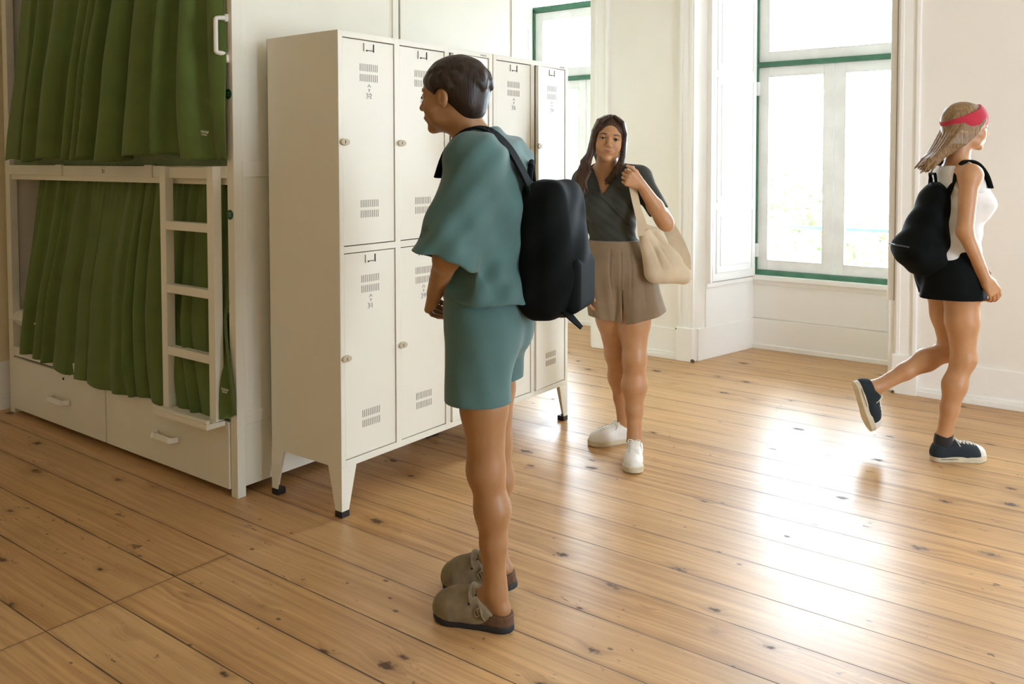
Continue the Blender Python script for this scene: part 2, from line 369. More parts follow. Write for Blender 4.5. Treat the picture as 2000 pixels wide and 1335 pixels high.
def window(n, a, b, c, d):
    vis = n < 3
    # outer frame, green
    g = MB(); y0, y1 = NY+.005, NY+.11; zt = 2.72; zb = .565
    g.box(c, c+.022, y0, y1, zb, zt); g.box(d-.022, d, y0, y1, zb, zt); g.box(c, d, y0, y1, zt-.03, zt+.02)
    g.box(c, d, y0-.01, y1, 2.083, 2.118); g.box(c, d, y0-.006, y1, zb-.02, zb+.018)
    fr = build('window_%d' % n, g, 'green_frame', bevel=.003); fr['kind'] = 'structure'
    w = MB(); yw0, yw1 = NY+.02, NY+.075; mid = (c+d)/2
    def sash(x0, x1, z0, z1, st, top=None, bot=None):
        top = top or st; bot = bot or st
        w.box(x0, x0+st, yw0, yw1, z0, z1); w.box(x1-st, x1, yw0, yw1, z0, z1)
        w.box(x0+st, x1-st, yw0, yw1, z1-top, z1); w.box(x0+st, x1-st, yw0, yw1, z0, z0+bot)
    sash(c+.022, mid-.002, .585, 2.081, .072, .07, .075); sash(mid+.002, d-.022, .585, 2.081, .072, .07, .075)
    sash(c+.022, d-.022, 2.12, 2.688, .075, .07, .07)
    # glazing beads
    def bead(x0, x1, z0, z1):
        for q in ((x0, x0+.008, z0, z1), (x1-.008, x1, z0, z1)): w.box(q[0], q[1], yw0-.004, yw0+.01, q[2], q[3])
        for q in ((z0, z0+.008), (z1-.008, z1)): w.box(x0, x1, yw0-.004, yw0+.01, q[0], q[1])
    bead(c+.090, mid-.070, .655, 2.015); bead(mid+.070, d-.090, .655, 2.015); bead(c+.093, d-.093, 2.186, 2.622)
    build('casement_sash', w, 'white_frame', fr, bevel=.002)
    gl = MB()
    for q in ((c+.09, mid-.07, .655, 2.015), (mid+.07, d-.09, .655, 2.015), (c+.09, d-.09, 2.186, 2.622)): gl.box(q[0], q[1], yw0+.022, yw0+.028, q[2], q[3])
    build('window_pane', gl, 'glass', fr)
    h = MB()
    for z in (1.925, .73):
        h.box(c+.004, c+.03, NY+.0, NY+.02, z-.05, z+.05); h.tube([(c+.02, NY-.004, z-.05), (c+.02, NY-.004, z+.05)], .007, 8)
    build('hinge', h, 'white_frame', fr)
    # niche lining: ledge, apron panel, splayed reveals with folded shutters
    t = MB()
    t.box(c+.002, d-.002, NY-.045, NY+.02, .515, .548); t.box(c+.002, d-.002, NY-.02, NY-.002, .48, .515)
    t.box(c+.002, d-.002, NY-.022, NY-.002, 0, .225); t.box(c+.002, d-.002, NY-.012, NY, .228, .48)
    t.box(c+.002, d-.002, NY-.03, NY-.002, 0, .035)
    o = struct('trim_%d' % (n*3-2), t, 'trim', .003)
    rev = MB()
    L = Vector((c-a, NY-WY, 0)); ln = L.length; e = L.normalized(); nr = Vector((e.y, -e.x, 0))
    fm = Matrix((e, nr, Vector((0, 0, 1)))).transposed().to_4x4(); fm.translation = Vector((a, WY, 0))
    def rb(u0, u1, v1, z0, z1, v0=-.002): rev.prism_m([(u0, v0), (u0, v1), (u1, v1), (u1, v0)], z0, z1, fm)
    rb(.03, ln, .016, 0, .225); rb(.12, ln-.01, .010, .225, .505); rb(.12, ln-.01, .022, .505, .535)
    # shutter leaf stack
    rb(.165, ln-.03, .034, .545, NT_-.02)
    x0, x1 = .20, ln-.065
    for (z0, z1) in ((.60, 1.05), (1.10, 1.98), (2.03, 2.55)):
        rb(x0, x1, .040, z0, z0+.012, .03); rb(x0, x1, .040, z1-.012, z1, .03); rb(x0, x0+.012, .040, z0, z1, .03); rb(x1-.012, x1, .040, z0, z1, .03)
        rb(x0+.05, x1-.05, .040, z0+.05, z1-.05, .03)
    rb(.128, .150, .040, .535, NT_-.02)
    struct('trim_%d' % (n*3-1), rev, 'trim', .002)
    # right-hand shutter edge standing proud of the right reveal
    s2 = MB(); s2.box(b-.045, b-.004, WY+.0, WY+.45, .555, NT_-.02); s2.box(b-.035, b-.004, WY-.006, WY+.02, 0, .545)
    # architraves and plinth blocks
    for (p0, p1, sg) in ((a-.105, a, -1), (b, b+.125, 1)):
        s2.box(p0, p1, WY-.022, WY+.004, .225, 2.92)
        if sg < 0: s2.box(p0-.0015, p0+.02, WY-.036, WY+.003, .226, 2.93); s2.box(p1-.035, p1-.012, WY-.03, WY+.002, .226, 2.915)
        else: s2.box(p1-.02, p1+.0015, WY-.036, WY+.003, .226, 2.93); s2.box(p0+.012, p0+.035, WY-.03, WY+.002, .226, 2.915)
        s2.box(p0-.012 if sg < 0 else p0-.004, p1+.004 if sg < 0 else p1+.012, WY-.045, WY+.004, 0, .235)
    s2.box(a-.107, b+.127, WY-.024, WY+.003, 2.82, 2.94)
    struct('trim_%d' % (n*3), s2, 'trim', .004)
for i, w_ in enumerate(WINS): window(i+1, *w_)
gap = MB()
gaps_dark = MB()
for (a, b, c, d) in WINS:   # the dark joint beside each folded shutter
    L = Vector((c-a, NY-WY, 0)).normalized(); nr = Vector((L.y, -L.x, 0)); fm = Matrix((L, nr, Vector((0, 0, 1)))).transposed().to_4x4(); fm.translation = Vector((a, WY, 0))
    gaps_dark.prism_m([(.151, -.001), (.151, .012), (.164, .012), (.164, -.001)], .54, NT_-.02, fm)
gaps_dark.box(-1.254, -1.250, WY-.026, WY-.004, .555, NT_-.02)
struct('trim_20', gaps_dark, basic('joint_brown', (.30, .22, .15), .7))

ch = MB(); ch.sphere((-2.545, WY-.044, .012), (.016, .006, .012), 8); ch.sphere((-2.672, WY-.030, .222), (.010, .02, .006), 8); ch.sphere((-1.245, WY-.044, .010), (.010, .006, .009), 8)
struct('trim_21', ch, basic('chipped_wood', (.14, .09, .05), .9))
bb = MB()
def skirt(x0, x1):
    bb.box(x0, x1, WY-.014, WY+.004, 0, .215); bb.box(x0, x1, WY-.034, WY+.004, 0, .032); bb.box(x0, x1, WY-.024, WY+.004, .032, .05)
edges = [XL]+[v for w_ in WINS for v in (w_[0]-.117, w_[1]+.137)]+[XR]
for k in range(0, len(edges), 2): skirt(edges[k], edges[k+1])
struct('baseboard_north', bb, 'trim', .003)
bl = MB(); bl.box(XL, XL+.014, YB, WY, 0, .27); bl.box(XL, XL+.03, YB, WY, 0, .05); bl.box(XL, XL+.022, YB, WY, .05, .075)
struct('baseboard_left', bl, 'trim', .003)
bl = MB(); bl.box(XR-.014, XR, YB, WY, 0, .22); bl.box(XR-.03, XR, YB, WY, 0, .04); struct('baseboard_right', bl, 'trim', .003)
bl = MB(); bl.box(XL, XR, YB, YB+.014, 0, .22); struct('baseboard_back', bl, 'trim', .003)

# ------------------------------------------------------------------ outside: balcony rails, trees, street
for (x0, x1, lab) in ((-2.75, -.9, 'green iron balcony rail outside the large window with two casements'), (-4.7, -3.0, 'green iron balcony rail outside the window behind the lockers')):
    t = thing('balcony_railing', lab, 'railing', ((x0+x1)/2, 6.82, .1))
    build('handrail', MB().box(x0, x1, 6.80, 6.84, .855, .88), 'green_frame', t, bevel=.004)
    build('lower_rail', MB().box(x0, x1, 6.81, 6.83, .18, .20), 'green_frame', t)
    bm_ = MB(); k = x0+.06
    while k < x1: bm_.tube([(k, 6.82, .19), (k, 6.82, .86)], .006, 6); k += .11
    build('balusters', bm_, 'white_frame', t)
    build('floor_slab', MB().box(x0, x1, 6.41, 6.9, -.05, .10), 'ground_out', t)
tag(build('street', MB().box(-30, 30, 6.95, 40, -7.1, -7), 'ground_out'), 'pale street paving outside below the windows', 'street')
def tree(x, y, zc, r, lab):
    t = thing('street_tree', lab, 'tree', (x, y, -7), group='trees outside the windows')
    build('trunk', MB().tube([(x, y, -6.995), (x+.1, y, -3), (x-.1, y, zc)], [.22, .17, .10], 10), 'bark', t, smooth=True)
    rs = np.random.RandomState(int(abs(x*10))); lf = MB()
    for _ in range(2600):
        v = rs.normal(size=3); v /= np.linalg.norm(v); rr = r*rs.uniform(.45, 1)**.6; p = np.array([x, y, zc])+v*rr*np.array([1, 1, .8])
        a = rs.normal(size=3); a /= np.linalg.norm(a); b = np.cross(a, v); b /= np.linalg.norm(b)+1e-6; s = rs.uniform(.07, .13)
        lf.add([p-a*s, p+b*s*.5, p+a*s, p-b*s*.5], [(0, 1, 2, 3)])
    build('crown', lf, 'leaf', t)
tree(-5.2, 14.5, -.3, 1.9, 'leafy green tree seen through the lower panes of the large window')

# ------------------------------------------------------------------ bunk beds
XF = -3.018; XBL = -5.112; BT = 2.62
def bunk(y0, y1, lab, front):
    t = thing('bunk_bed', lab, 'bunk bed', (XF, y0, 0))
    for (x0, x1) in ((XF-.045, XF), (XBL, XBL+.052)):
        for (ya, yb) in ((y0, y0+.04), (y1-.04, y1)): build('post', MB().box(x0, x1, ya, yb, 0.0, BT), 'bed', t, bevel=.002)
    # end panel (faces the lockers)
    p = MB(); p.box(XF-.030, XF-.007, y0+.04, y1-.04, .04, BT-.02)
    build('end_panel', p, 'bed', t)
    r_ = MB(); xa, xb = XF-.03, XF-.0005
    for (z0, z1) in ((.300, .352), (1.332, 1.395), (BT-.08, BT)): r_.box(xa, xb, y0+.04, y1-.04, z0, z1)
    r_.box(xa, xb-.001, y0+.04, y0+.062, .352, BT-.08)
    build('end_frame', r_, 'bed', t, bevel=.002)
    p = MB(); p.box(XBL+.01, XBL+.03, y0+.04, y1-.04, .04, BT-.02); build('end_panel', p, 'bed', t)
    p = MB(); p.box(XBL+.05, XF-.045, y1-.03, y1-.012, .05, BT-.02); build('back_panel', p, 'bed', t)
    p = MB(); p.box(XBL+.03, XF-.03, y0+.01, y1-.02, BT-.03, BT); build('roof_panel', p, 'bed', t)
    p = MB(); p.box(XBL+.03, XF-.03, y0+.012, y1-.02, 1.30, 1.326); p.box(XBL+.052, XF-.045, y0+.004, y0+.022, 1.326, 1.376)
    build('upper_bed_base', p, 'bed', t)
    p = MB(); p.box(XBL+.052, XF-.045, y0+.002, y0+.03, .322, .372); p.box(XBL+.03, XF-.03, y0+.01, y1-.02, .33, .35)
    build('lower_bed_base', p, 'bed', t, bevel=.003)
    if front:
        p = MB(); p.box(XBL+.052, -4.512, y0-.004, y0+.006, 1.328, 1.378); p.box(-4.512, -4.451, y0-.010, y0+.006, 1.325, 1.382)
        p.box(-4.451, -3.676, y0-.001, y0+.006, 1.328, 1.376); p.box(-3.676, -3.613, y0-.010, y0+.006, 1.325, 1.382); p.box(-3.608, XF-.045, y0-.006, y0+.006, 1.328, 1.378)
        rail = build('front_rail', p, 'bed', t, bevel=.0015)
        text_mesh('berth_number', '31', .028, 'label_dark', rail, (-4.052, y0-.0015, 1.349), (1, 0, 0), (0, 0, 1))
        build('label_line', MB().box(-4.078, -4.028, y0-.0018, y0-.0008, 1.368, 1.3695), 'print', rail)
    return t
bk = bunk(2.127, 3.088, 'white wooden bunk bed with green curtains, drawers and a ladder', True)
bk2 = bunk(3.100, 4.060, 'white wooden bunk bed behind the lockers, farther from the camera', False)
Y0 = 2.127
def drawer(x0, x1, hx, lock):
    d = build('drawer', MB().box(x0, x1, Y0-.006, Y0+.016, .030, .314), 'bed', bk, bevel=.002)
    build('drawer_box', MB().box(x0+.02, x1-.02, Y0+.016, Y0+.80, .045, .27), 'bed', d)
    h = MB(); w = .085; pts = []
    for k in range(13):
        a = k/12; x = -w+2*w*a; yy = -.032*min(1, 2.6*math.sin(math.pi*a)**.55) if 0 < a < 1 else 0
        pts.append((hx+x, Y0-.006+yy, .170))
    # flat oval grip: two tubes stacked
    h.ribbon([(p[0], p[1]-.004, p[2]) for p in pts], (0, .25, 1), .024, .012)
    hd = build('handle', h, 'handle', d, bevel=.003); tag_l(hd, 'white curved plastic handle')
    if lock: build('keyhole', MB().disc((-4.478, Y0-.008, .281), (0, -1, 0), .006, .004), 'dark', d)
def tag_l(o, l): o['label'] = l
drawer(XBL+.056, -4.066, -4.500, True); drawer(-4.058, XF-.049, -3.520, False)
k_ = MB(); k_.box(XBL+.06, XF-.06, Y0+.05, Y0+.07, 0, .03); build('kickboard', k_, 'dark', bk)
# grab handle on the right post
gh = MB(); hx, hy = XF-.045, Y0-.004; pts = []
for k in range(21):
    a = k/20*math.pi; z = 1.908+.072*math.cos(a); o_ = .042*min(1, 1.9*math.sin(a)**.6) if 0 < k < 20 else 0; pts.append((hx+.016-o_*.45, hy-.002-o_*.85, z))
gh.tube(pts, .0095, 10); gh.box(hx+.002, hx+.026, hy-.008, hy+.004, 1.80, 1.83); gh.box(hx+.002, hx+.026, hy-.008, hy+.004, 1.965, 1.995)
tag_l(build('grab_handle', gh, 'handle', bk, smooth=True), 'white D-shaped grab handle on the right post')
for z in (1.672, 1.178):
    s = build('berth_sticker', MB().disc((XF-.027, Y0-.0015, z), (0, -1, 0), .0205, .003), 'sticker', bk); tag_l(s, 'round green sticker')
    st = MB(); st.box(XF-.037, XF-.018, Y0-.0042, Y0-.0032, z+.004, z+.0065); st.box(XF-.034, XF-.021, Y0-.0042, Y0-.0032, z-.006, z-.0035); build('sticker_print', st, 'pale_print', s)
# ladder
ld = thing('bunk_ladder', 'white wooden ladder hooked on the front of the bunk bed', 'ladder', (-3.29, 2.09, .30))
for (x0, x1) in ((-3.492, -3.449), (-3.142, -3.0965)): build('stile', MB().box(x0, x1, 2.082, 2.1215, .318, 1.376), 'bed', ld, bevel=.002)
for z in (1.1015, .826, .553): build('rung', MB().box(-3.449, -3.142, 2.083, 2.120, z, z+.037), 'bed', ld, bevel=.002)
build('top_rail', MB().box(-3.449, -3.142, 2.10, 2.1185, 1.325, 1.374), 'bed', ld, bevel=.002)
tr = MB(); tr.box(-3.503, -3.088, 2.030, 2.1205, .296, .318); tr.box(-3.503, -3.088, 2.030, 2.046, .318, .334); build('foot_tray', tr, 'bed', ld, bevel=.003)
# mattresses, bedding
mt = thing('mattress', 'upper bunk mattress with a green patterned cover', 'mattress', (-4.06, 2.6, 1.326))
m_ = build('mattress_body', MB().box(XBL+.06, XF-.05, Y0+.024, 3.05, 1.326, 1.45), 'pattern', mt, bevel=.02)
mt = thing('mattress', 'lower bunk mattress in white linen behind the lower green curtain', 'mattress', (-4.06, 2.6, .372))
build('mattress_body', MB().box(XBL+.06, XF-.05, Y0+.06, 3.05, .3725, .50), 'linen', mt, bevel=.02)

# curtains: pleated sheets
def curtain(name, lab, zt, ztf, zb_f, xl, xr, y_top, y_bot, seed, nfold, amp, ring_top):
    rs = np.random.RandomState(seed); NU, NV = 420, 90
    ph = np.cumsum(rs.uniform(.35, 1.75, nfold+2)); ph = ph/ph[-1]
    am = rs.uniform(.35, 1.3, nfold+2)
    v = []; f = []
    for j in range(NV+1):
        t = j/NV          # 0 at the top
        for i in range(NU+1):
            s = i/NU
            z0 = zt; zb = zb_f(s); z = z0+(zb-z0)*t
            xx = xl(t)+(xr(t)-xl(t))*s
            # folds drift sideways towards the bottom
            sd = s+.030*math.sin(5*s+2.2*t+seed)*t
            q = np.interp(sd, ph, np.arange(len(ph))) if sd > 0 else 0
            kf = int(q); a_ = am[min(kf, len(am)-1)]
            wv = math.sin(math.pi*(q-kf))**.8*(1 if kf % 2 == 0 else -1)*min(1, .25+(1-s)/.08)
            spread = .35+.65*min(1, t*1.6)
            yy = y_top(s)*(1-t)**1.3+y_bot(s)*(1-(1-t)**1.3) + amp*a_*wv*spread
            gath = math.exp(-t*16)*.006*math.sin(s*260)+math.exp(-t*5)*.006*math.sin(s*95+seed)
            yy += gath + .006*math.sin(9*t+7*s+seed)*t
            xx += .010*math.cos(math.pi*q)*spread
            v.append((xx, yy, z+.004*math.sin(40*s)*t))
    for j in range(NV):
        for i in range(NU): f.append((j*(NU+1)+i, (j+1)*(NU+1)+i, (j+1)*(NU+1)+i+1, j*(NU+1)+i+1))
    mb = MB(); mb.add(v, f)
    root = thing(name, lab, 'curtain', ((xl(0)+xr(0))/2, Y0, zt), group=None)
    c = build('cloth', mb, 'curtain', root, smooth=True)
    so = c.modifiers.new('thickness', 'SOLIDIFY'); so.thickness = .0035; so.offset = 0
    return root, v, NU, NV
lerp = lambda a, b, t: a+(b-a)*t
def zb_up(s):
    base = lerp(1.402, 1.395, s)
    base += .014*math.exp(-((s-.31)/.09)**2) + .038*math.exp(-((s-.78)/.10)**2)+.006*math.exp(-((s-.50)/.1)**2)+.012*max(0, (s-.9)/.1)
    return base+.006*math.sin(30*s)
cu1, v1, NU, NV = curtain('bunk_curtain', 'long green curtain hanging across the upper bunk', BT-.06, None, zb_up,
    lambda t: lerp(-4.74, -4.95, t**1.2), lambda t: lerp(-3.062, -3.030, t**2), lambda s: Y0-.020+.01*s, lambda s: Y0-.065-.02*math.sin(3*s)+.055*max(0, (s-.88)/.12), 3, 19, .052, True)
cu2, v2, _, _ = curtain('bunk_curtain', 'darker green curtain across the lower bunk, behind the ladder', 1.308, None,
    lambda s: .352-.048*min(1, max(0, (s-.18)/.12))+.055*max(0, (s-.93)/.07)+.008*math.sin(22*s)+.010*math.exp(-((s-.62)/.03)**2),
    lambda t: lerp(-4.86, -4.93, t), lambda t: lerp(-3.09, -3.072 if t < .6 else lerp(-3.072, -2.985, (t-.6)/.4), 1), lambda s: Y0+.078, lambda s: Y0-.024+(.018 if .58 < s < .93 else 0), 11, 29, .026, True)
for root, z, y in ((cu1, BT-.06, Y0-.02), (cu2, 1.305, Y0+.078)):
    build('curtain_rail', MB().box(XBL+.06, XF-.05, y-.006, y+.006, z-.004, z+.012), 'rail', root)
def cloth_label(root, x, y, z, txt1, txt2, rot):
    xa = Vector((math.cos(rot), 0, math.sin(rot))); za = Vector((-math.sin(rot), 0, math.cos(rot)))
    text_mesh('label_text', txt1, .022, 'label', root, (x, y, z), xa, za); text_mesh('label_text', txt2, .014, 'label', root, Vector((x, y, z))-za*.014, xa, za)
def sewn_label(root, vv, x, z, w, h, tilt):
    q = [p for p in vv if abs(p[0]-x) < w*.7 and abs(p[2]-z) < h]
    y = min(p[1] for p in q)-.004; mb = MB(); rs = np.random.RandomState(4); ca, sa = math.cos(tilt), math.sin(tilt)
    def bit(a0, a1, b0, b1, t0=0): mb.add([(x+a*ca-b*sa, y-t, z+a*sa+b*ca) for t in (t0, t0+.0012) for a, b in ((a0, b0), (a1, b0), (a1, b1), (a0, b1))], [(0, 1, 2, 3), (7, 6, 5, 4), (0, 4, 5, 1), (1, 5, 6, 2), (2, 6, 7, 3), (3, 7, 4, 0)])
    n = 7
    for k in range(n):      # blurred woven letters, two rows
        a = -w/2+w*k/n; bit(a+.0006, a+w/n*.42, h*.05, h*.5); bit(a+w/n*.3, a+w/n*.85, h*(.05 if k % 2 else .34), h*(.2 if k % 2 else .5))
        if k < 5: bit(a+w/n*.8, a+w/n*1.35, -h*.42, -h*.12)
    o = build('woven_label', mb, 'label', root); o['label'] = 'small pale woven label'
sewn_label(cu1, v1, -3.135, 1.512, .055, .022, R(-6)); sewn_label(cu2, v2, -3.055, .452, .050, .020, 0)
# pillow / duvet at the left end of the lower bunk
def pillow():
    v = []; f = []; n = 28
    for sgn in (1, -1):
        for i in range(n+1):
            for j in range(n+1):
                a = i/n*2-1; b = j/n*2-1; e = max(0, (1-abs(a)**2.6)*(1-abs(b)**2.6))**.45
                v.append((-4.93+.17*a+.0*b, 2.42+.30*b, .53+.085*e*sgn+.006*math.sin(9*a+4*b)*e))
    q = (n+1)**2
    for o_ in (0, q):
        for i in range(n):
            for j in range(n):
                w = (o_+i*(n+1)+j, o_+(i+1)*(n+1)+j, o_+(i+1)*(n+1)+j+1, o_+i*(n+1)+j+1); f.append(w if o_ == 0 else w[::-1])
    mb = MB(); mb.add(v, f); return mb
tag(build('pillow', pillow(), 'linen', loc=(-4.93, 2.42, .50), smooth=True), 'white pillow at the left end of the lower bunk', 'pillow')
cu_v = None

# ------------------------------------------------------------------ lockers
LX = -2.523
def taper_leg(px, py, sx, sy, par):     # L-angle leg, outer corner vertical at px,py; sx,sy point inwards
    mb = MB(); zt, zb = .1955, .022
    def plate(ax):
        w0, w1, th = .078, .036, .003
        if ax == 0: pts = lambda w, z: [(px, py, z), (px+sx*w, py, z), (px+sx*w, py+sy*th, z), (px, py+sy*th, z)]
        else: pts = lambda w, z: [(px, py+sy*th, z), (px, py+sy*w, z), (px+sx*th, py+sy*w, z), (px+sx*th, py+sy*th, z)]
        mb.add(pts(w1, zb)+pts(w0, zt), [(0, 1, 2, 3), (4, 5, 6, 7), (0, 1, 5, 4), (1, 2, 6, 5), (2, 3, 7, 6), (3, 0, 4, 7)])
    plate(0); plate(1)
    leg = build('leg', mb, 'locker', par)
    x0, x1 = sorted((px-sx*.001, px+sx*.040)); y0, y1 = sorted((py-sy*.001, py+sy*.040))
    build('foot_cap', MB().box(x0, x1, y0, y1, 0, .026), 'foot', leg, bevel=.002)
def door(par, y0, y1, z0, z1, num, ang, dark):
    th = .018; xo = LX-.003; w = y1-y0
    # local frame: hinge on the far side (y1)
    c_, s_ = math.cos(ang), math.sin(ang)
    xa = Vector((s_, -c_, 0)); na = Vector((c_, s_, 0)); org = Vector((xo, y1, 0))      # u runs from hinge to lock edge
    def P(u, z, n): return org+xa*u+na*n+Vector((0, 0, z))
    def bx(mb, u0, u1, za, zb, n0, n1):
        mb.add([P(u0, za, n0), P(u1, za, n0), P(u1, za, n1), P(u0, za, n1), P(u0, zb, n0), P(u1, zb, n0), P(u1, zb, n1), P(u0, zb, n1)],
               [(0, 3, 2, 1), (4, 5, 6, 7), (0, 1, 5, 4), (1, 2, 6, 5), (2, 3, 7, 6), (3, 0, 4, 7)])
    g = .0035 if not ang else .0035
    mb = MB(); bx(mb, g, w-g, z0+g, z1-g, -th, 0); d = build('door', mb, 'locker', par, bevel=.0015)
    c = w/2
    for nm, rows in (('upper_vent', ((z1-.124, z1-.095), (z1-.165, z1-.136))), ('lower_vent', ((z0+.150, z0+.179), (z0+.109, z0+.138)))):
        v = MB()
        for (za, zb) in rows:
            for k in range(10):
                u = c+.046-.0102*k; bx(v, u-.0017, u+.0017, za, zb, -.001, .0006)
        build(nm, v, 'slot', d)
    v = MB(); bx(v, c+.026, c+.029, z1-.046, z1-.014, -.001, .0025); bx(v, c+.026, c+.028, z1-.046, z1-.014, -.001, .004)
    build('card_holder', v, 'print', d)
    v = MB(); bx(v, c-.030, c-.024, z1-.046, z1-.014, -.001, .0012); bx(v, c-.020, c+.008, z1-.042, z1-.0395, -.001, .003); bx(v, c+.008, c+.013, z1-.045, z1-.039, -.001, .003)
    build('card_slot', v, 'dark', d)
    # printed emblem and number
    v = MB(); zc = z1-.187
    def tri(pts): v.add([P(c-.002+a, zc+b, .0003) for a, b in pts]+[P(c-.002+a, zc+b, .0009) for a, b in pts], [(0, 1, 2), (5, 4, 3), (0, 3, 4, 1), (1, 4, 5, 2), (2, 5, 3, 0)])
    for s in (-1, 1):
        tri([(0, .014), (s*.010, .002), (s*.006, .000)]); tri([(0, .014), (0, .008), (s*.006, .000)])
    tri([(-.006, -.006), (.006, -.006), (0, -.019)])
    for k, (a0, a1) in enumerate(((-.012, -.002), (.002, .010), (-.010, .010))): bx(v, c+a0, c+a1, zc-.030-.007*(k//2), zc-.027-.007*(k//2), .0003, .0008)
    build('emblem', v, 'print', d)
    text_mesh('number', num, .032, 'print', d, P(c, z1-.222, .0008), -xa, (0, 0, 1))
    # hasp lock
    v = MB(); zl = z0+(z1-z0)*.5-.0 if False else (1.472 if z0 > .9 else .626)
    pl = []
    for k in range(24):
        a = 2*math.pi*k/24; pl.append((.0195*math.cos(a)+(.006 if math.cos(a) > 0 else -.006), .0135*math.sin(a)))
    n = len(pl); u0 = w-.006
    v.add([P(u0+a, zl+b, .0005) for a, b in pl]+[P(u0+a*.9, zl+b*.9, .014) for a, b in pl], [tuple(range(n)), tuple(range(2*n-1, n-1, -1))]+[(k, n+k, n+(k+1) % n, (k+1) % n) for k in range(n)])
    lk = build('lock', v, 'lock', d, bevel=.002)
    kk = MB(); bx(kk, u0+.001, u0+.003, zl-.006, zl+.006, .0135, .0152); build('keyhole', kk, 'dark', lk)
def locker(ya, yb, cols, nums, angs, lab, logo_y):
    t = thing('locker', lab, 'locker', (LX-.22, (ya+yb)/2, 0)); x0, x1 = -2.955, LX; z0, z1 = .196, 1.902
    b = MB(); b.box(x0, x1, ya, ya+.002, z0, z1); b.box(x0, x1, yb-.002, yb, z0, z1); b.box(x0, x1, ya+.002, yb-.002, z1-.003, z1); b.box(x0, x1, ya+.002, yb-.002, z0, z0+.003)
    b.box(x0, x0+.002, ya, yb, z0, z1)
    build('body', b, 'locker', t)
    f = MB(); fx0 = x1-.020
    z0 += .003; z1 -= .003; f.box(fx0, x1+.0005, ya+.002, cols[0][0], z0, z1); f.box(fx0, x1+.0005, cols[-1][1], yb-.002, z0, z1)
    for (p, q) in zip(cols, cols[1:]): f.box(fx0, x1+.0005, p[1], q[0], z0, z1)
    for (p, q) in cols:
        f.box(fx0, x1+.0005, p, q, 1.878, z1); f.box(fx0, x1+.0005, p, q, 1.038, 1.064); f.box(fx0, x1+.0005, p, q, z0, .222)
    build('front_frame', f, 'locker', t, bevel=.001)
    p_ = MB()
    for (p, q) in zip(cols, cols[1:]): p_.box(x0, fx0, (p[1]+q[0])/2-.001, (p[1]+q[0])/2+.001, z0, z1)
    p_.box(x0, fx0, ya+.002, yb-.002, 1.05, 1.052); p_.box(x0+.003, x0+.005, ya+.002, yb-.002, z0, z1)
    build('inner_partition', p_, 'locker_in', t)
    for (p, q), (nu, nl), (au, al) in zip(cols, nums, angs):
        door(t, p, q, 1.064, 1.878, nu, au, True); door(t, p, q, .222, 1.038, nl, al, True)
    build('maker_plate', MB().box(LX, LX+.0012, logo_y-.022, logo_y+.022, 1.884, 1.891), 'print', t)
    for (py, sy) in ((ya, 1), (yb, -1)):
        taper_leg(x1, py, -1, sy, t); taper_leg(x0, py, 1, sy, t)
locker(2.250, 3.208, [(2.272, 2.555), (2.585, 2.868), (2.898, 3.181)], [('32', '31'), ('30', '29'), ('28', '27')], [(0, 0), (0, 0), (R(5), R(2.5))],
       'cream metal locker unit of three columns nearest the camera, numbers 27 to 32', 3.14)
locker(3.214, 3.858, [(3.237, 3.520), (3.550, 3.833)], [('26', '25'), ('24', '23')], [(0, 0), (R(5), R(2.5))],
       'cream metal locker unit of two columns farther from the camera, beside the window', 3.80)

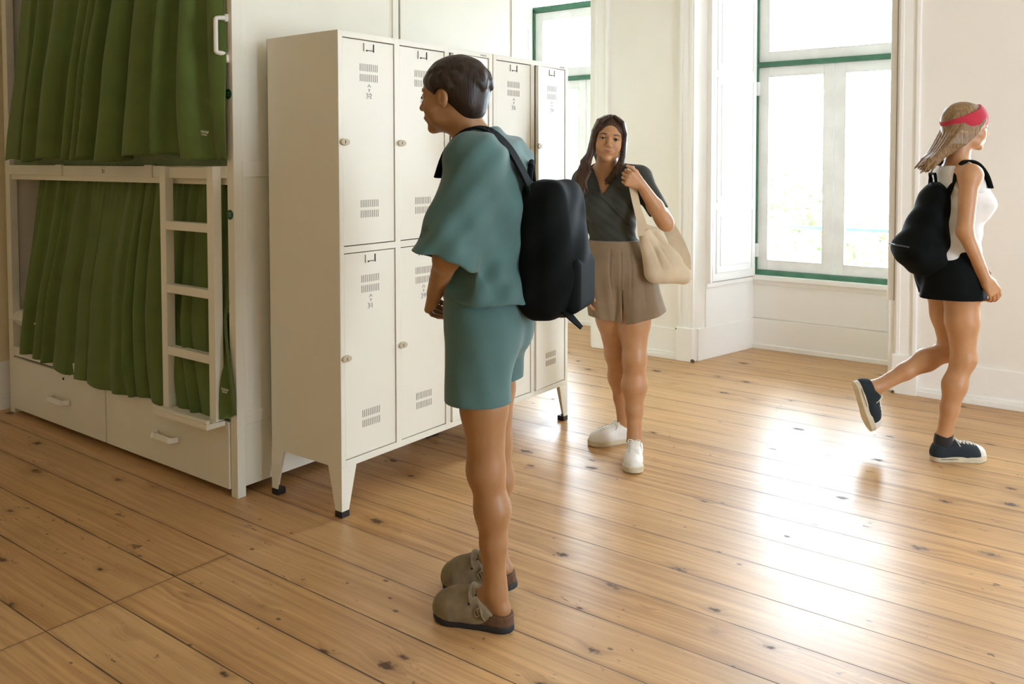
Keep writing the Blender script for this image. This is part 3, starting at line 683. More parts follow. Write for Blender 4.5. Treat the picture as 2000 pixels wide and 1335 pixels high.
# ------------------------------------------------------------------ figures: distance fields turned into meshes
# figure axes: u to the right, w away from the lockers' near end, z up; u/w are turned by the heading HU
HU = math.atan2(.6, .8)
def W3(u, w, z): return Vector((.8*u-.6*w, .6*u+.8*w, z))
def V_(a): return np.array(a, dtype=float)
def nrm(a): a = V_(a); return a/np.linalg.norm(a)
class Sdf:
    def __init__(s, lo, hi, h, fine=None):
        def ax(k):
            l, h_ = lo[k], hi[k]; out = [l]
            while out[-1] < h_:
                st = h
                if fine is not None and fine[0][k] <= out[-1] <= fine[1][k]: st = fine[2]
                out.append(out[-1]+st)
            return np.array(out, dtype=np.float32)
        s.a = [ax(0), ax(1), ax(2)]; s.h = h
        s.D = np.full([len(q) for q in s.a], .3, dtype=np.float32); s.log = []; s.tag = ''
    def reg(s, lo, hi):
        sl = tuple(slice(max(0, int(np.searchsorted(s.a[k], lo[k]))-1), min(len(s.a[k]), int(np.searchsorted(s.a[k], hi[k]))+2)) for k in range(3))
        if any(q.stop-q.start < 1 for q in sl): return None, None
        X = np.ix_(s.a[0][sl[0]], s.a[1][sl[1]], s.a[2][sl[2]]); return sl, X
    def comb(s, sl, d, k, sub=False):
        A = s.D[sl]; d = d.astype(np.float32)
        if sub: A2 = -A; h = np.maximum(k-np.abs(A2-d), 0)/max(k, 1e-6); s.D[sl] = -(np.minimum(A2, d)-h*h*k*.25)
        else: h = np.maximum(k-np.abs(A-d), 0)/max(k, 1e-6); s.D[sl] = np.minimum(A, d)-h*h*k*.25
    def cone(s, a, b, ra, rb, k=.02, fl=None, sub=False):
        if not sub: s.log.append((s.tag, 0, (a, b, ra, rb, k, fl)))
        a = V_(a); b = V_(b); rm = max(ra, rb); mg = rm*(1 if fl is None or fl[1] <= 1 else fl[1])+k+.02
        sl, X = s.reg(np.minimum(a, b)-mg, np.maximum(a, b)+mg)
        if sl is None: return
        p = [X[i]-a[i] for i in range(3)]; ba = b-a
        if fl is not None:
            n = nrm(fl[0]); q = 1/fl[1]-1; t = p[0]*n[0]+p[1]*n[1]+p[2]*n[2]; p = [p[i]+t*(n[i]*q) for i in range(3)]; ba = ba+n*(ba@n)*q
        L = ba@ba+1e-12; t = np.clip((p[0]*ba[0]+p[1]*ba[1]+p[2]*ba[2])/L, 0, 1)
        d = np.sqrt((p[0]-ba[0]*t)**2+(p[1]-ba[1]*t)**2+(p[2]-ba[2]*t)**2)-(ra+(rb-ra)*t)
        s.comb(sl, d, k, sub)
    def chain(s, pts, rs, k=.02, **kw):
        for i in range(len(pts)-1): s.cone(pts[i], pts[i+1], rs[i], rs[i+1], k, **kw)
    def ell(s, c, r, k=.02, F=None, sub=False):
        if not sub: s.log.append((s.tag, 1, (c, r, k, F)))
        c = V_(c); r = V_(r); mg = r.max()+k+.02; sl, X = s.reg(c-mg, c+mg)
        if sl is None: return
        p = [X[i]-c[i] for i in range(3)]
        if F is not None: p = [p[0]*F[0, j]+p[1]*F[1, j]+p[2]*F[2, j] for j in range(3)]
        k0 = np.sqrt((p[0]/r[0])**2+(p[1]/r[1])**2+(p[2]/r[2])**2); k1 = np.sqrt((p[0]/r[0]**2)**2+(p[1]/r[1]**2)**2+(p[2]/r[2]**2)**2)
        s.comb(sl, k0*(k0-1)/np.maximum(k1, 1e-6), k, sub)
    def rbox(s, c, half, rad, F, k=.01, sub=False):
        c = V_(c); mg = float(np.linalg.norm(half))+k+.02; sl, X = s.reg(c-mg, c+mg)
        if sl is None: return
        p = [X[i]-c[i] for i in range(3)]; p = [p[0]*F[0, j]+p[1]*F[1, j]+p[2]*F[2, j] for j in range(3)]
        q = [np.abs(p[j])-(half[j]-rad) for j in range(3)]
        d = np.sqrt(np.maximum(q[0], 0)**2+np.maximum(q[1], 0)**2+np.maximum(q[2], 0)**2)+np.minimum(np.maximum(np.maximum(q[0], q[1]), q[2]), 0)-rad
        s.comb(sl, d, k, sub)
    def inherit(s, other, tags, inf):
        for tg, kind, a in other.log:
            if tg not in tags: continue
            if kind == 0: s.cone(a[0], a[1], a[2]+inf, a[3]+inf, a[4], a[5])
            else: s.ell(a[0], V_(a[1])+inf, a[2], a[3])
    def like(s):
        t = Sdf.__new__(Sdf); t.a = s.a; t.h = s.h; t.D = np.full(s.D.shape, .3, np.float32); t.log = []; t.tag = ''; return t
    def merge(s, t, k=.004): h = np.maximum(k-np.abs(s.D-t.D), 0)/k; s.D = np.minimum(s.D, t.D)-h*h*k*.25
    def grid(s): return np.ix_(*s.a)
    def cut(s, fn): X, Y, Z = s.grid(); s.D = np.maximum(s.D, fn(X, Y, Z).astype(np.float32))
    def warp(s, fn):
        X, Y, Z = s.grid(); s.D = s.D+fn(X, Y, Z).astype(np.float32)
    def mesh(s):
        D = s.D; D[0] = D[-1] = .1; D[:, 0] = D[:, -1] = .1; D[:, :, 0] = D[:, :, -1] = .1
        I = D < 0; n = [q-1 for q in D.shape]; S = np.zeros(n, np.uint8)
        for dx in (0, 1):
            for dy in (0, 1):
                for dz in (0, 1): S += I[dx:dx+n[0], dy:dy+n[1], dz:dz+n[2]]
        ci = np.argwhere((S > 0) & (S < 8)); idm = np.full(n, -1, np.int32); idm[ci[:, 0], ci[:, 1], ci[:, 2]] = np.arange(len(ci))
        acc = np.zeros((len(ci), 3)); cnt = np.zeros(len(ci))
        co = [(0, 0, 0), (1, 0, 0), (0, 1, 0), (1, 1, 0), (0, 0, 1), (1, 0, 1), (0, 1, 1), (1, 1, 1)]
        vals = [D[ci[:, 0]+c[0], ci[:, 1]+c[1], ci[:, 2]+c[2]].astype(float) for c in co]
        P = [np.stack([s.a[k][ci[:, k]+c[k]] for k in range(3)], 1) for c in co]
        for i in range(8):
            for b in (1, 2, 4):
                if not i & b:
                    j = i | b; va, vb = vals[i], vals[j]; m = (va < 0) != (vb < 0); t = np.where(m, va/np.where(m, va-vb, 1), 0)[:, None]
                    acc += np.where(m[:, None], P[i]+(P[j]-P[i])*t, 0); cnt += m
        V = acc/np.maximum(cnt, 1)[:, None]; fs = []
        for ax in range(3):
            o1, o2 = (ax+1) % 3, (ax+2) % 3
            sl0 = [slice(None)]*3; sl1 = [slice(None)]*3; sl0[ax] = slice(0, -1); sl1[ax] = slice(1, None)
            A = I[tuple(sl0)]; B = I[tuple(sl1)]; e = np.argwhere(A != B)
            e = e[(e[:, o1] > 0) & (e[:, o2] > 0) & (e[:, o1] < n[o1]) & (e[:, o2] < n[o2])]
            fl = A[e[:, 0], e[:, 1], e[:, 2]]; q = []
            for (d1, d2) in ((1, 1), (0, 1), (0, 0), (1, 0)):
                c = e.copy(); c[:, o1] -= d1; c[:, o2] -= d2; q.append(idm[c[:, 0], c[:, 1], c[:, 2]])
            q = np.stack(q, 1); q[~fl] = q[~fl][:, ::-1]; fs.append(q)
        return V, np.concatenate(fs)
def sdf_obj(name, S, mat, parent=None, base=None, xf=None, smooth_iter=1):
    V, F = S.mesh()
    F = F[(F >= 0).all(1)]
    # light relaxation takes the grid out of the surface
    for _ in range(smooth_iter):
        acc = np.zeros_like(V); c = np.zeros(len(V))
        for i in range(4):
            a, b = F[:, i], F[:, (i+1) % 4]; np.add.at(acc, a, V[b]); np.add.at(c, a, 1); np.add.at(acc, b, V[a]); np.add.at(c, b, 1)
        V = V*.5+.5*acc/np.maximum(c, 1)[:, None]
    if xf is not None: V = xf(V)
    V = V-V_(base)
    me = bpy.data.meshes.new(name); me.vertices.add(len(V)); me.vertices.foreach_set('co', V.astype(np.float32).ravel())
    me.loops.add(len(F)*4); me.loops.foreach_set('vertex_index', F.astype(np.int32).ravel())
    me.polygons.add(len(F)); me.polygons.foreach_set('loop_start', np.arange(0, len(F)*4, 4, dtype=np.int32)); me.update(calc_edges=True); me.validate()
    o = link(name, me, mat, parent, smooth=True)
    if parent is None: o.location = W3(*base); o.rotation_euler = (0, 0, HU)
    return o
def frame(f, up=(0, 0, 1), tilt=0.0):
    f = nrm(f); u = V_(up)-f*(V_(up)@f); u = nrm(u); sd = np.cross(f, u)
    if tilt: u2 = u*math.cos(tilt)+sd*math.sin(tilt); sd = np.cross(f, u2); u = u2
    return np.stack([sd, f, u], 1)      # columns: side (own right), forward, up
class Fig:
    """a figure's root: parts are written in u,w,z; the Empty carries the heading"""
    def __init__(s, base, label):
        s.base = base; s.root = thing('person', label, 'person', W3(*base), HU)
    def part(s, name, S, mat, parent=None, xf=None, it=1): return sdf_obj(name, S, mat, parent or s.root, s.base, xf, it)
    def mb(s, name, mb, mat, parent=None, smooth=True, bevel=0):
        me = bpy.data.meshes.new(name); me.from_pydata([tuple(V_(v)-V_(s.base)) for v in mb.v], [], mb.f); me.update(); return link(name, me, mat, parent or s.root, smooth=smooth, bevel=bevel)

def head(S, c, F, sc=1.0, female=True):
    def P(x, y, z): return V_(c)+F @ (V_((x, y, z))*sc)
    def E(x, y, z, r, k=.02, sub=False): S.ell(P(x, y, z), V_(r)*sc, k*sc, F, sub)
    def C(a, b, ra, rb, k=.01, sub=False): S.cone(P(*a), P(*b), ra*sc, rb*sc, k*sc, sub=sub)
    lid = .0066
    E(0, -.020, .035, (.072, .090, .074), .01)
    E(0, .020, -.008, (.060, .061, .088), .03)
    E(0, .028, -.060, (.0435, .046, .045), .025)
    E(0, .066, -.094, (.019, .015, .014), .022)
    for x in (-1, 1):
        E(x*.036, .050, -.034, (.021, .022, .022), .025)
        C((x*.012, .077, .022), (x*.044, .064, .019), .0075, .007, .014)
        E(x*.0315, .086, .001, (.019, .0125, .0115), .010, True)
        C((x*.018, .0715, .002), (x*.031, .0765, lid), .0038, .0044, .003); C((x*.031, .0765, lid), (x*.046, .067, .001), .0044, .0036, .003)
        C((x*.019, .072, -.0044), (x*.031, .0755, -lid+.0004), .0030, .0034, .003); C((x*.031, .0755, -lid+.0004), (x*.045, .067, -.001), .0034, .0026, .003)
        E(x*.0095, .088, -.033, (.0068, .008, .0056), .005)
        E(x*.073, -.006, -.012, (.009, .017, .029), .006); E(x*.080, -.002, -.010, (.004, .010, .018), .004, True)
        E(x*.039, .028, -.074, (.012, .018, .012), .02)
    C((0, .079, .012), (0, .098, -.027), .0058, .0085, .010); E(0, .099, -.030, (.0085, .0075, .0075), .006)
    E(0, .072, -.060, (.026, .016, .014), .014)
    C((-.024, .074, -.0555), (0, .080, -.0590), .0016, .0018, .004, True); C((.024, .074, -.0555), (0, .080, -.0590), .0016, .0018, .004, True)
    E(0, .080, -.066, (.015, .007, .0052), .006); E(0, .082, -.054, (.016, .006, .0042), .006)
    return P
def hand(S, wr, d, n, t, sc=1.0, curl=(20, 25, 20), thumb=.6, k=.005, spread=.0, point=None):
    """d: wrist to knuckles, n: side the fingers close to, t: thumb side"""
    d = nrm(d); n = nrm(V_(n)-d*(V_(n)@d)); t0 = nrm(V_(t)-d*(V_(t)@d)-n*(V_(t)@n)); wr = V_(wr)
    bases = []
    for i in range(4):
        b = wr+(d*(.086-.004*abs(i-1))+t0*(.029-.0195*i))*sc; bases.append(b)
        S.cone(wr+d*.012*sc+t0*(.010-.007*i)*sc, b, .0165*sc, .0115*sc, .012*sc)
    S.cone(wr+d*.03*sc+t0*.018*sc+n*.006*sc, wr+d*.06*sc+t0*.02*sc+n*.006*sc, .017*sc, .013*sc, .012*sc)
    S.cone(wr+d*.03*sc-t0*.018*sc+n*.006*sc, wr+d*.06*sc-t0*.02*sc+n*.006*sc, .015*sc, .012*sc, .012*sc)
    LN = [(.040, .025, .020), (.044, .029, .021), (.041, .027, .020), (.032, .020, .018)]
    for i, b in enumerate(bases):
        cc = curl if point is None or i != point else (10, 12, 8)
        a = 0; p = b; r = (.0092, .0085, .0078, .0068) if i < 3 else (.0080, .0073, .0066, .006)
        for q in range(3):
            a += R(cc[q]+3*i); v = d*math.cos(a)+n*math.sin(a)+t0*spread*(1.5-i)*.12; v = nrm(v); e = p+v*LN[i][q]*sc
            S.cone(p, e, r[q]*sc, r[q+1]*sc, .003); p = e
    p = wr+d*.020*sc+t0*.020*sc+n*.006*sc; v = nrm(d*(1-thumb*.35)+t0*.75+n*thumb*.8); e = p+v*.040*sc; S.cone(p, e, .0150*sc, .0110*sc, .010)
    v = nrm(d*1.1+t0*.25+n*thumb*1.0); e2 = e+v*.032*sc; S.cone(e, e2, .0106*sc, .0095*sc, .003); e3 = e2+nrm(d+n*thumb*1.3)*.024*sc; S.cone(e2, e3, .0095*sc, .0078*sc, .003)
    return bases
def torso(S, pel, wst, chs, sl, sr, nk, f, w, dp, inf=0.0, female=True):
    """w: half widths hip, waist, chest; dp: half depths"""
    up = nrm(V_(chs)-V_(pel)); F = frame(f, up); fn = F[:, 1]; S.tag = "torso"
    S.ell(pel, (w[0]+inf, dp[0]+inf, .115+inf), .04, F)
    S.ell(V_(wst), (w[1]+inf, dp[1]+inf, .13+inf), .06, F)
    S.ell(V_(chs), (w[2]+inf, dp[2]+inf, .16+inf), .06, F)
    S.cone(V_(sl), V_(sr), .052+inf, .052+inf, .05)
    mid = (V_(sl)+V_(sr))/2
    for s_ in (sl, sr):
        S.cone(V_(nk)+V_((0, 0, .01)), V_(s_)+(mid-V_(s_))*.35+V_((0, 0, .012)), .034+inf, .030+inf, .04)
    side = F[:, 0]
    if female:
        for q in (-1, 1): S.ell(V_(chs)+side*q*.065+fn*(dp[2]*.72)+F[:, 2]*(-.02), (.055+inf*.7, .052+inf*.7, .055+inf*.7), .035, F)
    for q in (-1, 1): S.ell(V_(pel)+side*q*.062-fn*(dp[0]*.45)+F[:, 2]*(-.045), (.078+inf, .075+inf, .085+inf), .05, F)
    S.tag = ''
    return F
def leg(S, hip, kn, an, r=(.088, .054, .058, .033), f=(0, -1, 0), inf=0):
    hip, kn, an = V_(hip), V_(kn), V_(an); f = nrm(f); sh = an-kn; S.tag = 'legs'
    S.cone(hip, hip*.45+kn*.55, r[0]+inf, r[0]*.80+inf, .04); S.cone(hip*.45+kn*.55, kn, r[0]*.80+inf, r[1]+inf, .03)
    S.ell(kn+f*.010, (r[1]*.86, r[1]*.95, r[1]*1.05), .02)
    c = kn+sh*.33-f*.010; S.cone(kn, c, r[1]*.92+inf, r[2]+inf, .03); S.cone(c, kn+sh*.62-f*.006, r[2]+inf, r[3]*1.25+inf, .03); S.cone(kn+sh*.62-f*.006, an, r[3]*1.25+inf, r[3]+inf, .02); S.tag = ''
def foot(S, org, F, k=1.0):
    Q = lambda x, y, z: V_(org)+F @ (V_((x, y, z))*k); S.tag = 'feet'
    S.chain([Q(0, .060, .115), Q(0, .058, .085), Q(0, .040, .040)], [.031*k, .029*k, .025*k], .02)
    S.chain([Q(0, .060, .085), Q(0, .105, .065), Q(0, .15, .048), Q(0, .205, .034)], [.027*k, .023*k, .021*k, .016*k], .02)
    S.cone(Q(-.012, .16, .036), Q(-.014, .21, .032), .019*k, .015*k, .015); S.cone(Q(.012, .16, .036), Q(.014, .215, .032), .019*k, .015*k, .015)
    S.cone(Q(0, .04, .035), Q(0, .16, .036),   .024*k, .020*k, .02); S.tag = ''

def place(org, d, pitch=0.0, roll=0.0):
    """local x right, y toe direction, z up -> figure axes"""
    d = nrm(d); F = frame(d); 
    if pitch:   # toe down positive
        f2 = F[:, 1]*math.cos(pitch)-F[:, 2]*math.sin(pitch); u2 = F[:, 2]*math.cos(pitch)+F[:, 1]*math.sin(pitch); F = np.stack([F[:, 0], f2, u2], 1)
    org = V_(org)
    return (lambda V: np.asarray(V) @ F.T+org), F
def sneaker(fig, name_lab, org, d, L, mats, pitch=0.0, lr=1, laces=True, toecap=False):
    upm, solem, lacem = mats; xf, F = place(org, d, pitch); k = L/.27
    def foot_prof(S, z0, z1, gr, kk=.012):
        for (y, x, r) in ((.036, 0, .033), (.08, 0, .031), (.13, lr*.004, .036), (.19, lr*.006, .044), (.222, lr*.002, .038)):
            S.cone((x*k, y*k, z0), (x*k, y*k, z1), (r+gr)*k, (r+gr)*k, .03)
    S = Sdf((-.07, -.02, -.03), (.07, L+.03, .09), .0028)
    foot_prof(S, -.02, .05, .003); top = .027*k
    S.cut(lambda X, Y, Z: Z-(top+.006*np.maximum(0, (Y-.2*k)/(.07*k))+0*X)); S.cut(lambda X, Y, Z: -(Z-.004*np.maximum(0, (Y-.21*k)/(.05*k)))+0*X+0*Y)
    S.cut(lambda X, Y, Z: Y-L+0*X+0*Z)
    sh = None
    # upper first: it carries sole and laces
    U = Sdf((-.07, -.03, .0), (.07, L+.03, .14), .0028)
    for a, b, ra, rb in (((0, .034, .036), (0, .05, .068), .031, .030), ((0, .05, .068), (0, .085, .083), .030, .025), ((0, .04, .035), (lr*.004, .19, .030), .033, .040),
                         ((0, .085, .076), (lr*.003, .165, .050), .030, .030), ((lr*.003, .165, .045), (lr*.003, .225, .034), .034, .0325)):
        U.cone(V_(a)*k, V_(b)*k, ra*k, rb*k, .03)
    U.cut(lambda X, Y, Z: (top*.8)-Z+0*X+0*Y)
    U.cone((0, .045*k, .11*k), (0, .072*k, .128*k), .034*k, .036*k, .006, sub=True)
    U.cone((0, .062*k, .112*k), (0, .055*k, .060*k), .0255*k, .0235*k, .006, sub=True)
    U.cut(lambda X, Y, Z: Z-(.079+.55*np.clip(Y/k-.060, 0, .05))*k-0*X)
    root = fig.part('shoe', U, upm, xf=xf); root['label'] = name_lab
    fig.part('sole', S, solem, parent=root, xf=xf)
    lm = MB()
    def top_z(x, y):
        i = int(np.argmin(np.abs(U.a[0]-x))); j = int(np.argmin(np.abs(U.a[1]-y))); c = np.nonzero(U.D[i, j] < 0)[0]
        if len(c) == 0: return .03
        q = c[-1]; d0, d1 = U.D[i, j, q], U.D[i, j, min(q+1, len(U.a[2])-1)]; return float(U.a[2][q]+(U.a[2][min(q+1, len(U.a[2])-1)]-U.a[2][q])*d0/(d0-d1+1e-9))
    def lace(path, r=.0026): lm.tube([xf(V_((x, y, top_z(x, y)+.0016))) for x, y in path], r, 6)
    for j in range(6):
        y = (.104+.0175*j)*k; w = (.022+.0008*j)*k
        for s_ in (-1, 1): lace([(s_*(-w)+s_*2*w*t_, y-.007+.014*t_) for t_ in (0, .2, .4, .6, .8, 1)])
    for s_ in (-1, 1): lm.tube([xf(V_((s_*(w+.004*q), (.10+.017*q)*k, top_z(s_*w, (.10+.017*q)*k)+.001))) for q in range(6)] if False else [xf(V_((s_*.003, .102*k, top_z(0, .102*k)+.002))), xf(V_((s_*.014, .098*k, top_z(0, .1*k)+.008))), xf(V_((s_*.026, .106*k, top_z(s_*.02, .106*k)+.008))), xf(V_((s_*.033, .118*k, top_z(s_*.030, .118*k)+.003))), xf(V_((s_*.024, .113*k, top_z(s_*.024, .113*k)+.003))), xf(V_((s_*.006, .103*k, top_z(0, .103*k)+.003)))], .0024, 6)
    for s_ in (-1, 1): lace([(s_*.004, .103*k), (s_*.016, .108*k), (s_*.026, .116*k), (s_*.033, .124*k)], .0024)
    fig.mb('laces', lm, lacem, root)
    if toecap:
        C = U.like(); C.D = U.D-.0022
        C.cut(lambda X, Y, Z: .205*k-Y+0*X+0*Z+8*X*X); C.cut(lambda X, Y, Z: (top*.9)-Z+0*X+0*Y)
        fig.part('toe_cap', C, 'white_rubber', parent=root, xf=xf)
        st = MB(); st.tube([xf(V_(p)) for p in [(-.046*k, .02, .016), (-.0455*k, .06, .017), (-.042*k, .10, .017)]], .0012, 5)
        for s_ in (-1, 1): st.tube([xf(V_((s_*(.0365+.0035)*k, y, .0155))) for y in (.03, .06, .09, .12)], .0012, 5)
        fig.mb('sole_stripe', st, 'navy', root)
    return root

# ================================================================ woman with the tote bag
wf = Fig((.53, 4.02, 0), 'person in dark green wrap top, khaki shorts and white sneakers standing by the lockers')
HC = (.4445, 3.965, 1.497); HF = frame((-.07, -1, -.02), tilt=R(-7.5))
def woman_core(S, inf=0, parts='all'):
    F = torso(S, (.498, 4.04, .905), (.468, 4.045, 1.045), (.462, 4.045, 1.205), (.345, 4.055, 1.308), (.592, 4.035, 1.318), (.440, 4.03, 1.345), (-.14, -1, .0), (.150, .098, .118), (.105, .080, .092), inf)
    return F
SH_L, EL_L, WR_L = V_((.600, 4.03, 1.305)), V_((.700, 3.945, 1.118)), V_((.578, 3.868, 1.292))
SH_R, EL_R, WR_R = V_((.335, 4.06, 1.295)), V_((.318, 4.09, 1.06)), V_((.345, 4.04, .835))
HL, KL, AL = V_((.572, 4.03, .86)), V_((.569, 3.985, .475)), V_((.569, 3.975, .085))
HR, KR, AR = V_((.440, 4.05, .86)), V_((.498, 4.10, .475)), V_((.556, 4.235, .085))
S = Sdf((.20, 3.74, -.01), (.86, 4.33, 1.64), .0044, fine=((.36, 3.82, 1.20), (.64, 4.0, 1.62), .0023))
FW = woman_core(S)
P = head(S, HC, HF, .945)
S.cone(P(0, -.025, -.06), V_((.446, 4.035, 1.335)), .047, .052, .03)
S.cone(SH_L, EL_L, .046, .037, .03); S.cone(EL_L, EL_L*.6+WR_L*.4, .036, .035, .02); S.cone(EL_L*.6+WR_L*.4, WR_L, .035, .0235, .02)
S.ell(EL_L+V_((.012, .0, -.018)), (.026, .026, .026), .02)
S.cone(SH_R, EL_R, .045, .036, .03); S.cone(EL_R, WR_R, .036, .024, .02)
hb = hand(S, WR_L, (-.78, -.42, .35), (.1, 1, .05), (.35, 0, .95), .90, (78, 92, 60), .25)
hand(S, WR_R, (.02, -.1, -1), (.9, 0, 0), (0, -1, 0), .93, (18, 22, 18), .4)
leg(S, HL, KL, AL, (.090, .053, .056, .031), (-.1, -1, 0)); leg(S, HR, KR, AR, (.088, .052, .054, .031), (-.5, -.85, 0))
S.tag = 'torso'; S.cone((.446, 4.035, 1.335), (.458, 4.03, 1.27), .048, .060, .03); S.tag = ''
WB = S
OL, OR_ = V_((.579, 4.037, 0)), V_((.613, 4.253, 0))
foot(S, OL, place(OL, (-.16, -1, 0))[1], .97); foot(S, OR_, place(OR_, (-.93, -.30, 0))[1], .97)
body = wf.part('body', S, 'skin', it=1)
# face details
for sx in (-1, 1):
    e = MB(); e.sphere(P(sx*.0315, .0655, .0005), .0112, 12); eo = wf.mb('eye', e, 'eye')
    pu = MB(); ctr = V_(P(sx*.0316, .0760, -.0004)); pu.sphere(ctr, .0056, 10); wf.mb('iris', pu, 'iris', eo)
    br = MB(); br.ribbon([P(sx*.0125, .0835, .0185), P(sx*.022, .0830, .0220), P(sx*.034, .0795, .0232), P(sx*.044, .0730, .0205), P(sx*.051, .0655, .0165)], HF[:, 2], [.0035, .0048, .0040, .0028, .0015], .0022)
    wf.mb('eyebrow', br, 'hair_brown'); la = MB(); la.ribbon([P(sx*.0175, .0755, .0010), P(sx*.025, .0802, .0040), P(sx*.034, .0800, .0042), P(sx*.0495, .0685, .0005)], HF[:, 2], [.0018, .0034, .0036, .0022], .0024); wf.mb('eyelashes', la, 'hair_dark')
lp = MB(); lp.ribbon([P(-.0275, .0755, -.0510), P(-.014, .0858, -.0562), P(0, .0890, -.0570), P(.014, .0858, -.0562), P(.0275, .0755, -.0510)], HF[:, 2], [.0012, .0040, .0046, .0040, .0012], .0026)
lp.ribbon([P(-.022, .0795, -.0560), P(-.011, .0858, -.0622), P(0, .0880, -.0638), P(.011, .0858, -.0622), P(.022, .0795, -.0560)], HF[:, 2], [.001, .0048, .0060, .0048, .001], .0028)
wf.mb('lips', lp, 'lips')
# hair
S = Sdf((.24, 3.84, 1.17), (.60, 4.16, 1.64), .0030)
S.ell(P(0, -.022, .034), V_((.083, .102, .086))*.945, .01, HF)
S.ell(P(0, -.055, -.03), V_((.076, .06, .09))*.945, .03, HF)
S.cone(P(0, -.055, -.02), P(0, -.085, -.14), .052, .040, .03)
S.ell(P(0, .092, -.012), V_((.0565, .060, .083))*.945, .008, HF, sub=True)
S.ell(P(0, .075, -.075), V_((.053, .070, .075))*.945, .01, HF, sub=True)
rs = np.random.RandomState(5)
for sx in (-1, 1):
    for i in range(30):
        a = i/29; y0 = .072-.10*a+rs.uniform(-.004, .004); x0 = .008+.03*a
        q = [P(sx*x0, y0*.72+.0, .112-.008*a), P(sx*(.050+.012*a), y0*.80, .083), P(sx*(.071+.006*a), y0*.60, .030), P(sx*(.073+.008*a), y0*.45-.002, -.03)]
        if sx > 0:   # own right side, image left: long, falling over the shoulder
            q += [P(.076+.012*a, y0*.35+.005, -.085), P(.084+.026*a+rs.uniform(-.007, .007), y0*.3+.024, -.125), P(.076+.046*a+rs.uniform(-.010, .010), .034-.02*a, -.170), P(.090+.046*a+rs.uniform(-.010, .010), .04-.03*a, -.212), P(.074+.060*a+rs.uniform(-.016, .016), .045-.03*a, -.245-.05*rs.rand())]
        else: q += [P(-.076, y0*.35+.004, -.075), P(-.070+rs.uniform(-.007, .007), y0*.3+.018, -.110), P(-.056+rs.uniform(-.010, .010), .030-.02*a, -.140), P(-.044+rs.uniform(-.012, .012), .036-.01*a, -.168), P(-.022+rs.uniform(-.014, .014), .036-.02*a, -.185-.035*rs.rand())]
        r0 = rs.uniform(.0068, .0098); S.chain(q, [r0*.6, r0, r0*1.05, r0*1.15, r0*1.2, r0*1.15, r0*1.05, r0*.85, r0*.4][:len(q)], .004)
S.warp(lambda X, Y, Z: .0009*np.sin(X*430+Z*30+3*np.sin(Z*25))*np.cos(Y*390+Z*22))
S.ell(P(0, .100, -.016), V_((.0575, .060, .083))*.945, .004, HF, sub=True)
S.ell(P(0, .06, -.12), V_((.045, .080, .05))*.945, .004, HF, sub=True)
wf.part('hair', S, 'hair_brown', it=1)['label'] = 'long wavy brown hair parted in the middle'
# wrap top
S = Sdf((.24, 3.82, .95), (.80, 4.20, 1.42), .0036)
S.inherit(WB, ('torso',), .0075)
vn = V_((.412, 3.95, 1.235))
S.warp(lambda X, Y, Z: .0016*np.sin(Z*95+X*25)*np.clip((1.2-Z)*6, 0, 1)+.0012*np.sin((Z+X*.8)*140)*np.clip((Y<4.03), 0, 1))
for (A_, B_, q_, r0_, r1_) in ((SH_L, EL_L, .76, .0545, .0475), (SH_R, EL_R, .92, .0535, .0445)):
    T_ = S.like(); T_.cone(A_, B_, r0_, r1_, .01); ce_ = A_*(1-q_)+B_*q_; dd_ = nrm(B_-A_)
    T_.cut(lambda X, Y, Z: (X-ce_[0])*dd_[0]+(Y-ce_[1])*dd_[1]+(Z-ce_[2])*dd_[2]); S.merge(T_, .03)
S.cut(lambda X, Y, Z: 1.010-Z+0*X+0*Y)
S.cut(lambda X, Y, Z: np.where(Y < 4.04, -np.maximum(np.abs(X-(.414+.20*(Z-1.235)))-.50*(Z-1.235), (1.235-Z)), -1))
S.cut(lambda X, Y, Z: -np.maximum(np.sqrt((X-.443)**2+(Y-4.03)**2)-.056, 1.335-Z))
sh = wf.part('wrap_top', S, 'knit', it=1)
# wrap edge bands
T = Sdf((.30, 3.84, 1.0), (.62, 4.12, 1.40), .003)
T.inherit(WB, ('torso',), .0105)
def band(X, Y, Z):
    z1 = 1.235; l = np.abs((X-.414-.20*(Z-z1))-.50*(Z-z1)-.004)-.006; r2 = np.abs((X-.414-.20*(Z-z1))+.50*(Z-z1)+.004)-.006
    low = np.maximum(np.abs((Z-z1)+.98*(X-.408))-.0085, Z-z1-.012); up = np.maximum(np.minimum(l, r2), z1-Z-.01)
    return np.maximum(np.minimum(low, up), np.maximum(Y-4.0, -(X-.30)))
T.cut(band); T.cut(lambda X, Y, Z: 1.10-Z+0*X+0*Y); T.cut(lambda X, Y, Z: Z-1.325+0*X+0*Y)
try: wf.part('wrap_edge', T, 'knit', parent=sh)
except Exception as e_: print('edge', e_)
# pleated shorts
def shorts(S, pel, wst, ctr, hems, inf, wd, dp, f, ztop, k=.03):
    up = (0, 0, 1); F = frame(f)
    S.ell(pel, (wd[0]+inf, dp[0]+inf, .13), .04, F); S.cone(V_(pel)+(0, 0, .03), wst, .085, .075, .04, fl=None)
    S.ell(wst, (wd[1]+inf, dp[1]+inf, .06), .05, F)
    for h_, hem, r0, r1 in hems: S.cone(h_, hem, r0+inf, r1+inf, k)
S = Sdf((.30, 3.80, .60), (.80, 4.28, 1.06), .0036)
def sh_build(S, inf):
    F = frame((-.14, -1, 0))
    S.ell((.503, 4.04, .90), (.150+inf, .112+inf, .12), .04, F); S.ell((.478, 4.045, 1.0), (.103+inf, .088+inf, .07), .05, F)
    S.cone((.440, 4.05, .86), (.441, 4.06, .66), .094+inf, .076+inf, .010); S.cone((.560, 4.03, .86), (.618, 4.01, .66), .098+inf, .101+inf, .010)
sh_build(S, .006); S.inherit(WB, ('torso', 'legs'), .006)
